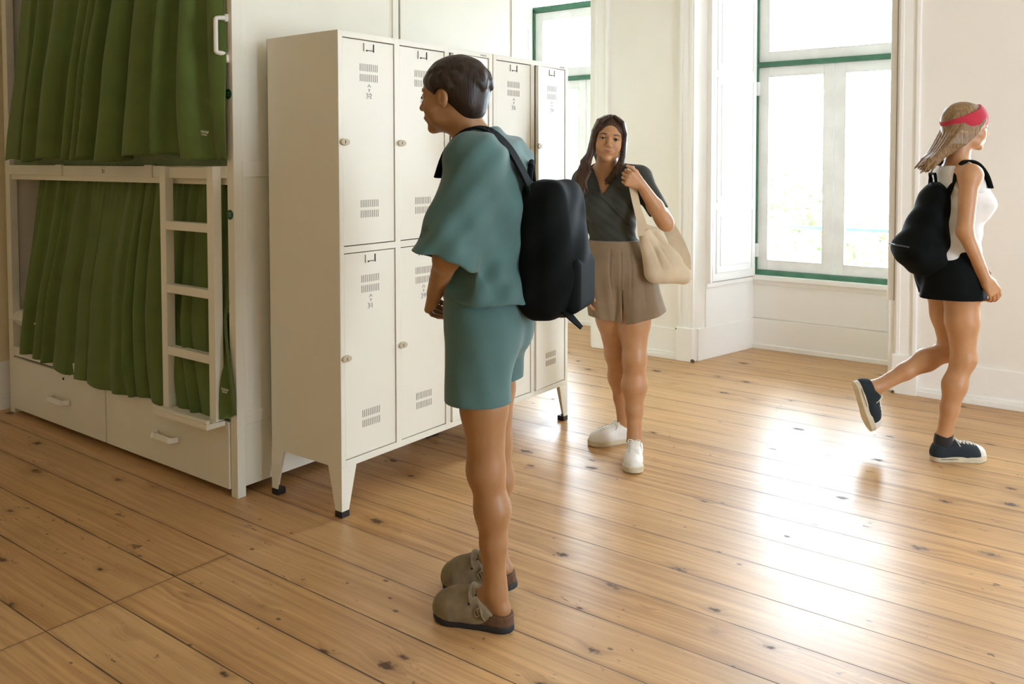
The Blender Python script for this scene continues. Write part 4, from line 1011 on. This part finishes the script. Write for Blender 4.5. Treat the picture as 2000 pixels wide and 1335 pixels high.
def pleat(X, Y, Z):
    a1 = np.arctan2(Y-4.04, X-.50); g = lambda c, w: np.exp(-((a1-c)/w)**2); t = np.clip((.99-Z)/.3, 0, 1); fr = (Y < 4.06)
    t2 = np.clip((1.0-Z)*30, 0, 1)*np.clip((Z-.70)*6, 0, 1)
    return t2*(.005*g(-1.60, .022)+.0045*g(-2.02, .03)+.0045*g(-1.22, .03)+.004*g(-.86, .03)) + t*.0032*np.sin(a1*13+.8)*fr + t*.003*np.sin(a1*9)*(1-fr)
S.warp(pleat)
S.cut(lambda X, Y, Z: Z-1.026+0*X+0*Y); S.cut(lambda X, Y, Z: np.where(X > .515, (.640+.27*(X-.515))-Z, (.642+.16*np.abs(.515-X))-Z)+0*Y)
S.cone((.441, 4.06, .70), (.441, 4.06, .55), .072, .066, .004, sub=True); S.cone((.614, 4.012, .70), (.618, 4.01, .55), .078, .088, .004, sub=True)
S.cone((.5165, 3.93, .60), (.505, 3.93, .80), .0085, .0015, .004, fl=((0, 1, 0), 14), sub=True)
shr = wf.part('shorts', S, 'khaki', it=1)
S = Sdf((.34, 3.90, .97), (.62, 4.18, 1.04), .0032); S.ell((.478, 4.045, 1.0), (.1115, .0965, .08), .05, frame((-.14, -1, 0))); S.ell((.503, 4.04, .90), (.158, .120, .122), .04, frame((-.14, -1, 0)))
S.cut(lambda X, Y, Z: np.abs(Z-1.008)-.019+0*X+0*Y); wf.part('waistband', S, 'khaki', parent=shr)
sneaker(wf, 'white leather sneaker pointing at the camera', OL, (-.16, -1, 0), .262, ('leather', 'sole', 'lace'), lr=1)
sneaker(wf, 'white leather sneaker pointing left', OR_, (-.93, -.30, 0), .262, ('leather', 'sole', 'lace'), lr=-1)

# tote bag hanging from her shoulder
tb = thing('tote_bag', 'natural canvas tote bag hanging from the shoulder of the person in khaki shorts', 'bag', W3(.70, 3.93, .85), HU)
TB = (.70, 3.93, .85)
def tote(S, inf):
    n = (.25, -1, .0)
    for a, b, ra, rb in (((.585, 3.905, 1.105), (.640, 3.90, .885), .018, .034), ((.640, 3.90, .885), (.785, 3.935, .872), .036, .034), ((.785, 3.935, .872), (.655, 3.925, 1.075), .032, .014),
                         ((.61, 3.905, 1.06), (.71, 3.92, .90), .024, .038), ((.625, 3.91, 1.00), (.68, 3.915, .89), .028, .042), ((.600, 3.905, 1.10), (.650, 3.925, 1.080), .013, .013)):
        S.cone(a, b, ra+inf, rb+inf, .02)
S = Sdf((.54, 3.80, .80), (.86, 4.03, 1.16), .0032)
tote(S, 0)
S.cone((.655, 3.90, .868), (.785, 3.93, .862), .022, .020, .03); S.ell((.69, 3.915, .93), (.078, .040, .065), .04)
S.warp(lambda X, Y, Z: (.0045*np.exp(-(((X-.60)+.42*(Z-1.09))/.006)**2)+.004*np.exp(-(((X-.635)+.62*(Z-1.06))/.007)**2)+.004*np.exp(-(((X-.66)+.25*(Z-.95))/.009)**2))*np.clip((Z-.90)*12, 0, 1)*np.clip((1.07-Z)*14, 0, 1)*(Y < 3.93))
S.warp(lambda X, Y, Z: .0022*np.sin((X*.86+Z*.5)*80)*np.clip((Z-.86)*9, 0, 1)*np.clip((1.1-Z)*6, 0, 1))
S.cone((.60, 3.905, 1.14), (.685, 3.93, 1.105), .012, .012, .006, sub=True)
bo = sdf_obj('bag_body', S, M['canvas'], tb, TB, it if False else None) if False else None
V0 = S
o_ = sdf_obj('bag_body', S, M['canvas'], tb, TB)
def tmb(name, mb, mat, parent):
    me = bpy.data.meshes.new(name); me.from_pydata([tuple(V_(v)-V_(TB)) for v in mb.v], [], mb.f); me.update(); return link(name, me, mat, parent, smooth=False)
m_ = MB(); m_.ribbon([(.560, 4.085, 1.338), (.556, 4.05, 1.368), (.551, 4.00, 1.372), (.545, 3.94, 1.345), (.543, 3.893, 1.30), (.552, 3.886, 1.24), (.566, 3.884, 1.18), (.583, 3.884, 1.12), (.592, 3.882, 1.06)], (1, .1, -.1), [.03, .032, .034, .036, .036, .034, .034, .042, .05], .003)
so_ = tmb('front_strap', m_, 'canvas', tb)
m_ = MB(); m_.ribbon([(.560, 4.085, 1.338), (.60, 4.13, 1.27), (.66, 4.09, 1.19), (.715, 4.01, 1.11), (.755, 3.97, 1.03), (.785, 3.945, .95), (.800, 3.935, .885)], [(1, .6, 0), (1, .4, 0), (1, .2, -.1), (1, 0, .1), (1, 0, .2), (1, 0, .2), (1, 0, .1)], [.034, .036, .045, .06, .07, .07, .04], .003)
tmb('back_strap', m_, 'canvas', tb)
m_ = MB(); m_.tube([(.60, 3.881, 1.082), (.618, 3.872, 1.093), (.640, 3.872, 1.09)], .0016, 6); tmb('seam', m_, 'sole', tb)

# ================================================================ person in teal walking past the lockers
def clog(fig, lab, org, d, L, pitch=0.0):
    xf, F = place(org, d, pitch); k = L/.262
    def prof(S, gr):
        for (y, x, r) in ((.038, 0, .034), (.08, 0, .033), (.13, .002, .040), (.185, .003, .046), (.215, 0, .042)): S.cone((x*k, y*k, -.02), (x*k, y*k, .08), (r+gr)*k, (r+gr)*k, .03)
    def layer(z0, z1, gr):
        S = Sdf((-.07, -.02, -.02), (.07, L+.03, .07), .0028); prof(S, gr)
        S.cut(lambda X, Y, Z: Z-z1+0*X-.008*np.clip((Y-.2)/.06, 0, 1)); S.cut(lambda X, Y, Z: z0-Z+0*X+.008*np.clip((Y-.2)/.06, 0, 1)); return S
    U = Sdf((-.075, .0, .0), (.075, L+.03, .16), .0026)
    for a, b, ra, rb in (((0, .06, .046), (0, .13, .052), .036, .044), ((0, .13, .048), (0, .195, .042), .048, .0495), ((0, .195, .040), (0, .219, .036), .0495, .0425), ((0, .105, .085), (0, .165, .062), .033, .036)):
        U.cone(V_(a)*k, V_(b)*k, ra*k, rb*k, .03)
    U.cut(lambda X, Y, Z: .019-Z+0*X+0*Y+.008*np.clip((Y-.2)/.06, 0, 1)); U.cut(lambda X, Y, Z: (.052+(Z-.045)*1.02-Y)*.7+0*X)
    U.cone((0, .05, .10), (0, .115, .085), .027, .026, .005, sub=True)
    r = fig.part('shoe', U, 'suede', xf=xf); r['label'] = lab; CK = layer(.018, .050, .0015); CK.cut(lambda X, Y, Z: Y-.125+(Z-.03)*1.5+0*X)
    fig.part('footbed', CK, 'cork', parent=r, xf=xf); fig.part('sole', layer(0, .0195, .003), 'eva', parent=r, xf=xf)
    b = MB(); ps = [(-.0475, .078, .040), (-.0500, .092, .058), (-.0465, .106, .078), (-.0345, .119, .0985), (-.013, .127, .1125), (.012, .128, .1125), (.034, .122, .099)]
    b.ribbon([xf(V_(p)) for p in ps], list(map(lambda p: F @ V_((.2, .86, .5)), ps)), [.026, .026, .025, .024, .023, .022, .022], .0035); st = fig.mb('strap', b, 'suede', r, smooth=False)
    b = MB(); c = [(-.0505, .088, .080), (-.0515, .108, .066), (-.0545, .100, .050), (-.0535, .080, .062), (-.0505, .088, .080)]
    b.tube([xf(V_(p)) for p in c], .0016, 6); b.tube([xf(V_(p)) for p in [(-.052, .098, .073), (-.055, .090, .056)]], .0013, 6); fig.mb('buckle', b, 'brass', st)
    b = MB(); 
    for p in ((-.047, .125, .082), (-.034, .108, .106)): b.tube([xf(V_(p)), xf(V_(p)+V_((-.003, .0, .001)))], .0035, 8)
    fig.mb('rivets', b, 'dark', r)
    return r
mf = Fig((-.06, 2.58, 0), 'person in loose teal shirt and shorts walking past the lockers with a black backpack')
fd = nrm((-.94, .34, 0))
HM = (-.183, 2.585, 1.593); FM = frame((-.93, .36, -.06))
S = Sdf((-.36, 2.34, -.01), (.16, 2.93, 1.73), .0046, fine=((-.32, 2.48, 1.44), (-.06, 2.72, 1.73), .0032))
torso(S, (-.080, 2.60, .93), (-.075, 2.60, 1.08), (-.072, 2.59, 1.27), (-.110, 2.44, 1.395), (-.025, 2.745, 1.395), (-.100, 2.585, 1.440), fd, (.145, .125, .145), (.10, .09, .10), 0, False)
Pm = head(S, HM, FM, 1.0, False)
S.cone(Pm(0, -.03, -.06), (-.098, 2.59, 1.42), .052, .058, .03)
mS, mE, mW = V_((-.108, 2.435, 1.395)), V_((-.185, 2.41, 1.125)), V_((-.232, 2.575, 1.005))
S.cone(mS, mE, .048, .037, .03); S.cone(mE, mW, .037, .026, .02); hand(S, mW, (-.25, .75, -.45), (.6, .2, -.3), (-.1, .3, .9), 1.0, (28, 35, 25), .5)
S.cone((-.025, 2.745, 1.395), (.0, 2.80, 1.13), .048, .037, .03); S.cone((.0, 2.80, 1.13), (-.085, 2.80, .90), .037, .026, .02); hand(S, (-.085, 2.80, .90), (-.35, 0, -.9), (.2, -1, 0), (-.9, 0, .3), 1.0, (25, 30, 20), .4)
O1, F1 = V_((.003, 2.512, .0)), place((0, 0, 0), fd)[1]; O1z = O1+V_((0, 0, .022))
O2 = V_((.015, 2.705, .035)); F2 = place(O2, fd, R(10))[1]
leg(S, (-.092, 2.51, .90), (-.078, 2.512, .485), O1z+F1 @ V_((0, .060, .10)), (.083, .053, .050, .0315), fd)
leg(S, (-.070, 2.70, .90), (-.058, 2.715, .50), O2+F2 @ V_((0, .060, .12)), (.083, .053, .050, .0315), fd)
foot(S, O1z, F1, 1.0); foot(S, O2+V_((0, 0, .022)), F2, 1.0)
MBODY = S; mf.part('body', S, 'skin_man')
# short dark hair
S = Sdf((-.34, 2.44, 1.44), (.0, 2.74, 1.74), .003)
S.ell(Pm(0, -.022, .036), (.081, .104, .084), .01, FM); S.ell(Pm(0, -.062, -.02), (.066, .050, .065), .03, FM)
for _ in range(90):
    v = nrm(np.random.normal(size=3)); v[2] = abs(v[2])*1.0-.15; c = Pm(*(V_((0, -.022, .036))+v*V_((.076, .098, .079)))); S.cone(c, c+FM @ (V_((np.random.uniform(-.5, .5), -.3, -.8))*.018), .010, .005, .012)
S.cut(lambda X, Y, Z: -np.maximum.reduce([(FM[0, 1]*(X-HM[0])+FM[1, 1]*(Y-HM[1])+FM[2, 1]*(Z-HM[2])-.0)*-1+.052-.0, (Z-HM[2])-.058+0*X+0*Y]) if False else Z*0-1+0*X+0*Y)
S.ell(Pm(0, .128, -.035), (.085, .085, .098), .01, FM, sub=True); S.ell(Pm(0, .055, -.085), (.10, .065, .075), .01, FM, sub=True)
for q in (-1, 1): S.ell(Pm(q*.078, .002, -.016), (.022, .026, .034), .005, FM, sub=True)
mf.part('hair', S, 'hair_dark')['label'] = 'short dark hair'
for sx in (-1, 1):
    e = MB(); e.sphere(Pm(sx*.0315, .0685, .0005), .0117, 10); eo = mf.mb('eye', e, 'eye'); e = MB(); e.sphere(Pm(sx*.0312, .0795, 0), .0056, 8); mf.mb('iris', e, 'iris', eo)
    br = MB(); br.ribbon([Pm(sx*.014, .0825, .0200), Pm(sx*.026, .0820, .0240), Pm(sx*.049, .0685, .0190)], FM[:, 2], [.006, .008, .003], .0025); mf.mb('eyebrow', br, 'hair_dark')
lp = MB(); lp.ribbon([Pm(-.022, .083, -.0605), Pm(0, .092, -.0605), Pm(.022, .083, -.0605)], FM[:, 2], [.003, .010, .003], .003); mf.mb('lips', lp, 'lips')
# loose shirt
S = Sdf((-.36, 2.26, .92), (.16, 2.96, 1.53), .0042)
torso(S, (-.078, 2.60, 1.02), (-.072, 2.60, 1.10), (-.068, 2.59, 1.26), (-.108, 2.44, 1.395), (-.022, 2.745, 1.395), (-.100, 2.585, 1.435), fd, (.140, .135, .150), (.092, .092, .102), .030, False)
S.inherit(MBODY, ('torso',), .008)
S.cut(lambda X, Y, Z: .985-Z+0*X+0*Y)
for (A_, B_, r0_, r1_) in (((-.10, 2.45, 1.385), (-.190, 2.40, 1.115), .074, .098), ((-.02, 2.74, 1.385), (.005, 2.81, 1.12), .07, .092)):
    T_ = S.like(); dd_ = nrm(V_(B_)-V_(A_)); T_.cone(A_, V_(B_)+dd_*.06, r0_, r1_+.008, .01); ce_ = V_(B_)
    T_.cut(lambda X, Y, Z: (X-ce_[0])*dd_[0]+(Y-ce_[1])*dd_[1]+(Z-ce_[2])*dd_[2])
    S.merge(T_, .045)
S.warp(lambda X, Y, Z: .0045*np.sin(X*48+Z*30+Y*20)*np.clip((1.38-Z)*4, 0, 1)+.003*np.sin(Z*60-X*70))
S.cone((-.192, 2.40, 1.06), (-.178, 2.405, 1.17), .088, .080, .004, sub=True); S.cone((.005, 2.81, 1.06), (.002, 2.80, 1.18), .085, .075, .004, sub=True)
S.cone((-.107, 2.588, 1.47), (-.128, 2.588, 1.55), .060, .085, .004, sub=True)
shm = mf.part('shirt', S, 'teal')
S = Sdf((-.24, 2.46, 1.38), (.02, 2.72, 1.54), .003); S.cone((-.098, 2.588, 1.44), (-.112, 2.588, 1.492), .074, .066, .005); S.cone((-.098, 2.588, 1.41), (-.118, 2.588, 1.53), .064, .058, .003, sub=True)
S.cut(lambda X, Y, Z: np.maximum(Z-(1.490+.25*(X+.1)), 1.425-Z)+0*Y); mf.part('collar', S, 'teal', parent=shm)
# shorts
S = Sdf((-.30, 2.34, .60), (.14, 2.90, 1.06), .0040)
S.ell((-.078, 2.60, .96), (.165, .118, .13), .04, frame(fd)); S.cone((-.100, 2.515, .90), (-.117, 2.51, .66), .098, .082, .012); S.cone((-.066, 2.695, .90), (-.052, 2.71, .68), .098, .082, .012)
S.warp(lambda X, Y, Z: .0028*np.sin(X*70+Y*40+Z*18)); S.cut(lambda X, Y, Z: Z-1.02+0*X+0*Y); S.cut(lambda X, Y, Z: np.where(Y < 2.61, .690, .715)-Z+0*X)
S.inherit(MBODY, ('torso', 'legs'), .007); S.cut(lambda X, Y, Z: np.maximum(Z-1.02, np.where(Y < 2.61, .690, .715)-Z)+0*X)
S.cone((-.117, 2.51, .55), (-.112, 2.512, .72), .072, .072, .004, sub=True); S.cone((-.052, 2.71, .55), (-.055, 2.71, .74), .072, .072, .004, sub=True)
mf.part('shorts', S, 'teal')
clog(mf, 'taupe suede clog planted on the floor', O1, fd, .262); clog(mf, 'taupe suede clog with lifted heel', O2, fd, .262, R(10))
# backpack
def pack_obj(base, lab, build_fn, extra, lo, hi, mat='black_fab'):
    t = thing('backpack', lab, 'backpack', W3(*base), HU); S = Sdf(lo, hi, .004); build_fn(S); b = sdf_obj('bag_body', S, M[mat], t, base)
    def tm(name, mb, mt_, par=t):
        me = bpy.data.meshes.new(name); me.from_pydata([tuple(V_(v)-V_(base)) for v in mb.v], [], mb.f); me.update(); return link(name, me, mt_, par)
    def ts(name, S2, mt_, par=t): return sdf_obj(name, S2, M[mt_], par, base)
    extra(t, tm, ts, b); return t
upp = nrm((-.42, .15, .90)); FP = frame(fd, upp)
def pk1(S):
    S.rbox((.118, 2.60, 1.135), (.145, .080, .205), .060, FP, .01); S.ell((.17, 2.585, 1.08), (.125, .060, .13), .05, FP)
    S.warp(lambda X, Y, Z: .003*np.sin(X*50-Z*38+Y*22))
def ex1(t, tm, ts, b):
    S2 = Sdf((.10, 2.40, .90), (.34, 2.78, 1.2), .004); S2.rbox((.195, 2.575, 1.035), (.105, .034, .085), .030, FP, .01); ts('front_pocket', S2, 'black_fab')
    m_ = MB(); m_.ribbon([(.060, 2.50, 1.300), (.025, 2.485, 1.375), (-.015, 2.475, 1.440), (-.070, 2.470, 1.487), (-.130, 2.47, 1.487), (-.185, 2.475, 1.43), (-.215, 2.48, 1.35)], (.3, .9, .12), .05, .008); tm('shoulder_strap', m_, 'black_fab')
    m_ = MB(); m_.ribbon([(.075, 2.69, 1.300), (.050, 2.70, 1.375), (.012, 2.70, 1.440), (-.045, 2.70, 1.487), (-.105, 2.69, 1.480), (-.155, 2.68, 1.42), (-.185, 2.67, 1.34)], (.3, .9, -.12), .05, .008); tm('shoulder_strap', m_, 'black_fab')
    m_ = MB(); m_.tube([(.05, 2.55, 1.335), (.055, 2.56, 1.385), (.058, 2.60, 1.395), (.06, 2.64, 1.385), (.065, 2.65, 1.335)], .009, 8); tm('grab_loop', m_, 'black_fab')
    m_ = MB(); m_.ribbon([(.135, 2.49, .98), (.165, 2.48, .95), (.200, 2.475, .915)], (.4, .9, .2), [.045, .036, .020], .004); tm('strap_tail', m_, 'black_fab')
pack_obj((.12, 2.60, 1.13), 'black backpack on the back of the person in teal', pk1, ex1, (-.06, 2.38, .86), (.36, 2.82, 1.42))

# ================================================================ girl walking to the right
gf = Fig((2.06, 4.02, 0), 'person in red headband, white tank top and black shorts striding to the right')
fg = nrm((1, .04, 0)); HG = (2.128, 4.03, 1.553); FG = frame((1, .03, -.07))
S = Sdf((1.62, 3.74, -.01), (2.36, 4.36, 1.69), .0046, fine=((2.02, 3.93, 1.42), (2.26, 4.13, 1.69), .0032))
torso(S, (2.058, 4.03, .91), (2.082, 4.03, 1.05), (2.096, 4.03, 1.215), (2.070, 3.885, 1.330), (2.090, 4.175, 1.330), (2.082, 4.03, 1.365), fg, (.145, .100, .118), (.102, .078, .088), 0)
Pg = head(S, HG, FG, .965); S.cone(Pg(0, -.03, -.06), (2.082, 4.03, 1.35), .046, .052, .03)
S.cone((2.062, 3.878, 1.325), (2.030, 3.850, 1.075), .042, .033, .03); S.cone((2.030, 3.850, 1.075), (2.118, 3.835, .870), .034, .022, .02); hand(S, (2.118, 3.835, .870), (.55, 0, -.83), (-.3, 1, 0), (.8, 0, .5), .92, (25, 30, 20), .5)
S.cone((2.090, 4.182, 1.325), (2.075, 4.215, 1.075), .042, .033, .03); S.cone((2.075, 4.215, 1.075), (2.225, 4.195, .895), .034, .022, .02); hand(S, (2.225, 4.195, .895), (.65, 0, -.75), (-.3, -1, 0), (.8, 0, .5), .92, (25, 30, 20), .5)
G1, FG1 = V_((1.950, 3.965, 0)), place((0, 0, 0), (1, .02, 0))[1]; FG2 = place((0, 0, 0), (1, 0, 0), R(72))[1]; GA = V_((1.765, 4.12, .305)); G2 = GA-FG2 @ V_((0, .060, .105))
leg(S, (2.065, 3.945, .87), (2.086, 3.95, .482), G1+FG1 @ V_((0, .060, .10)), (.086, .051, .050, .031), fg)
leg(S, (2.055, 4.11, .87), (2.110, 4.105, .49), GA, (.086, .051, .050, .031), nrm((.5, 0, -.6)))
foot(S, G1, FG1, .96); foot(S, G2, FG2, .96)
GBODY = S; gf.part('body', S, 'skin_girl')
for sx in (-1, 1):
    e = MB(); e.sphere(Pg(sx*.0315, .0655, .0005), .0115, 10); eo = gf.mb('eye', e, 'eye'); e = MB(); e.sphere(Pg(sx*.0312, .0765, 0), .0055, 8); gf.mb('iris', e, 'iris', eo)
    br = MB(); br.ribbon([Pg(sx*.013, .0835, .0195), Pg(sx*.026, .0815, .0235), Pg(sx*.049, .0645, .0185)], FG[:, 2], [.005, .006, .003], .0025); gf.mb('eyebrow', br, 'hair_blonde')
lp = MB(); lp.ribbon([Pg(-.020, .080, -.0605), Pg(0, .0885, -.0605), Pg(.020, .080, -.0605)], FG[:, 2], [.003, .010, .003], .003); gf.mb('lips', lp, 'lips')
S = Sdf((1.86, 3.90, 1.28), (2.27, 4.17, 1.70), .0032)
S.ell(Pg(0, -.024, .036), V_((.081, .102, .084))*.965, .01, FG); S.ell(Pg(0, -.060, -.03), V_((.068, .052, .08))*.965, .04, FG)
rs = np.random.RandomState(9)
for i in range(34):
    a = rs.uniform(-1, 1); b = rs.uniform(0, 1)
    q = [Pg(a*.05, -.03-.06*b, .08-.05*b), Pg(a*.072, -.055-.03*b, .0), Pg(a*.068, -.085-.035*b, -.08), Pg(a*.058, -.115-.045*b, -.135-.01*b), Pg(a*.050+rs.uniform(-.012, .012), -.150-.04*b, -.180+.01*b), Pg(a*.046+rs.uniform(-.016, .016), -.165-.045*b-.03*rs.rand(), -.205-.035*rs.rand())]
    r0 = rs.uniform(.009, .013); S.chain(q, [r0, r0*1.2, r0*1.2, r0, r0*.8, r0*.3], .005)
for q in (-1, 1):
    for i in range(8): S.chain([Pg(q*(.03+.004*i), .05-.012*i, .088), Pg(q*.069, .040-.013*i, .03), Pg(q*.076, .004-.012*i, -.03), Pg(q*.070, -.045-.010*i, -.085), Pg(q*.050, -.105-.012*i, -.14-.006*i)], [.008, .010, .010, .009, .005], .005)
S.ell(Pg(0, .115, -.030), V_((.062, .068, .095))*.965, .006, FG, sub=True)
gf.part('hair', S, 'hair_blonde')['label'] = 'long dark blonde hair blown back'
S = Sdf((2.0, 3.90, 1.52), (2.27, 4.17, 1.70), .003); S.ell(Pg(0, -.022, .036), V_((.090, .112, .095))*.965, .01, FG); S.ell(Pg(0, -.022, .030), V_((.080, .100, .082))*.965, .003, FG, sub=True)
def hb_(X, Y, Z):
    y = (X-HG[0])*FG[0, 1]+(Y-HG[1])*FG[1, 1]+(Z-HG[2])*FG[2, 1]; z = (X-HG[0])*FG[0, 2]+(Y-HG[1])*FG[1, 2]+(Z-HG[2])*FG[2, 2]
    return np.abs(z+y*-.50-.040+.0*X)-.036-np.clip(y*.3, 0, .025)
S.cut(hb_); gf.part('headband', S, 'red_fab')['label'] = 'wide red cloth headband'
S = Sdf((1.92, 3.82, .93), (2.26, 4.24, 1.40), .004)
torso(S, (2.060, 4.03, .93), (2.082, 4.03, 1.05), (2.096, 4.03, 1.215), (2.070, 3.905, 1.325), (2.090, 4.155, 1.325), (2.082, 4.03, 1.345), fg, (.140, .104, .119), (.102, .080, .088), .007)
S.inherit(GBODY, ('torso',), .005); S.warp(lambda X, Y, Z: .002*np.sin(Z*80+X*30)); S.cut(lambda X, Y, Z: np.maximum(.94-Z, Z-1.372)+0*X+0*Y)
S.cut(lambda X, Y, Z: np.where(Z > 1.25, np.abs(Y-4.03)-(.125-.35*(Z-1.25))+0*X, -1)); S.cone((2.075, 4.03, 1.40), (2.10, 4.03, 1.33), .075, .06, .004, sub=True); S.cone((2.16, 4.03, 1.42), (2.16, 4.03, 1.31), .06, .045, .01, sub=True)
gf.part('tank_top', S, 'white_fab')
S = Sdf((1.86, 3.80, .70), (2.26, 4.28, 1.04), .004)
S.ell((2.058, 4.03, .91), (.155, .112, .12), .04, frame(fg)); S.cone((2.060, 3.95, .88), (2.072, 3.94, .72), .098, .100, .02); S.cone((2.055, 4.11, .88), (2.075, 4.12, .72), .098, .100, .02); S.cone((2.02, 4.0, .90), (1.985, 3.99, .74), .08, .085, .05)
S.inherit(GBODY, ('torso', 'legs'), .007); S.warp(lambda X, Y, Z: .003*np.sin(X*60+Y*50)*np.clip((.95-Z)*5, 0, 1)); S.cut(lambda X, Y, Z: np.maximum(Z-.985, .762+.03*(X-2.05)-Z)+0*Y); S.cone((2.07, 3.945, .68), (2.066, 3.95, .78), .082, .080, .004, sub=True); S.cone((2.075, 4.115, .68), (2.07, 4.11, .78), .082, .080, .004, sub=True)
gf.part('shorts', S, 'black_fab')
so = Sdf((1.90, 3.86, .04), (2.12, 4.07, .17), .003); so.inherit(GBODY, ('legs', 'feet'), .0035); so.cut(lambda X, Y, Z: np.maximum(Z-.116-.25*np.abs(X-2.008), .05-Z)+0*Y); gf.part('sock', so, 'sock')
sneaker(gf, 'navy canvas sneaker with white laces on the floor', G1, (1, .02, 0), .264, ('navy', 'sole', 'lace'), lr=1, toecap=True)
sneaker(gf, 'navy canvas sneaker swinging behind', G2, (1, 0, 0), .264, ('navy', 'sole', 'lace'), pitch=R(72), lr=-1, toecap=True)
def pk2(S):
    for a, b, ra, rb in (((1.985, 4.03, 1.25), (1.885, 4.03, .975), .048, .078), ((1.885, 4.03, .975), (1.93, 4.03, .92), .078, .068), ((1.93, 4.03, .92), (1.975, 4.03, .93), .068, .068), ((1.985, 4.03, 1.22), (1.97, 4.03, .94), .05, .07)):
        S.cone(a, b, ra, rb, .03, fl=((0, 1, 0), 1.75))
    S.cut(lambda X, Y, Z: .862-Z+0*X+0*Y); S.warp(lambda X, Y, Z: .003*np.sin(X*55+Z*35+Y*20))
def ex2(t, tm, ts, b):
    for w0, w1 in ((3.95, 3.925), (4.11, 4.135)):
        m_ = MB(); m_.ribbon([(2.00, w0, 1.24), (2.02, w1, 1.33), (2.062, w1, 1.392), (2.115, w1, 1.385), (2.158, w1, 1.335), (2.182, w1+.0, 1.27)], (0, 1, 0), .045, .008); tm('shoulder_strap', m_, 'black_fab')
    m_ = MB(); m_.tube([(1.97, 4.0, 1.295), (1.965, 4.0, 1.335), (1.97, 4.06, 1.335), (1.975, 4.06, 1.295)], .007, 8); tm('grab_loop', m_, 'black_fab')
    m_ = MB(); m_.tube([(1.815, 3.93, 1.0), (1.80, 4.03, 1.0), (1.815, 4.13, 1.0)], .004, 6); tm('zip', m_, 'foot')
pack_obj((1.93, 4.03, 1.05), 'black backpack on the back of the person with the red headband', pk2, ex2, (1.74, 3.80, .82), (2.10, 4.26, 1.34))
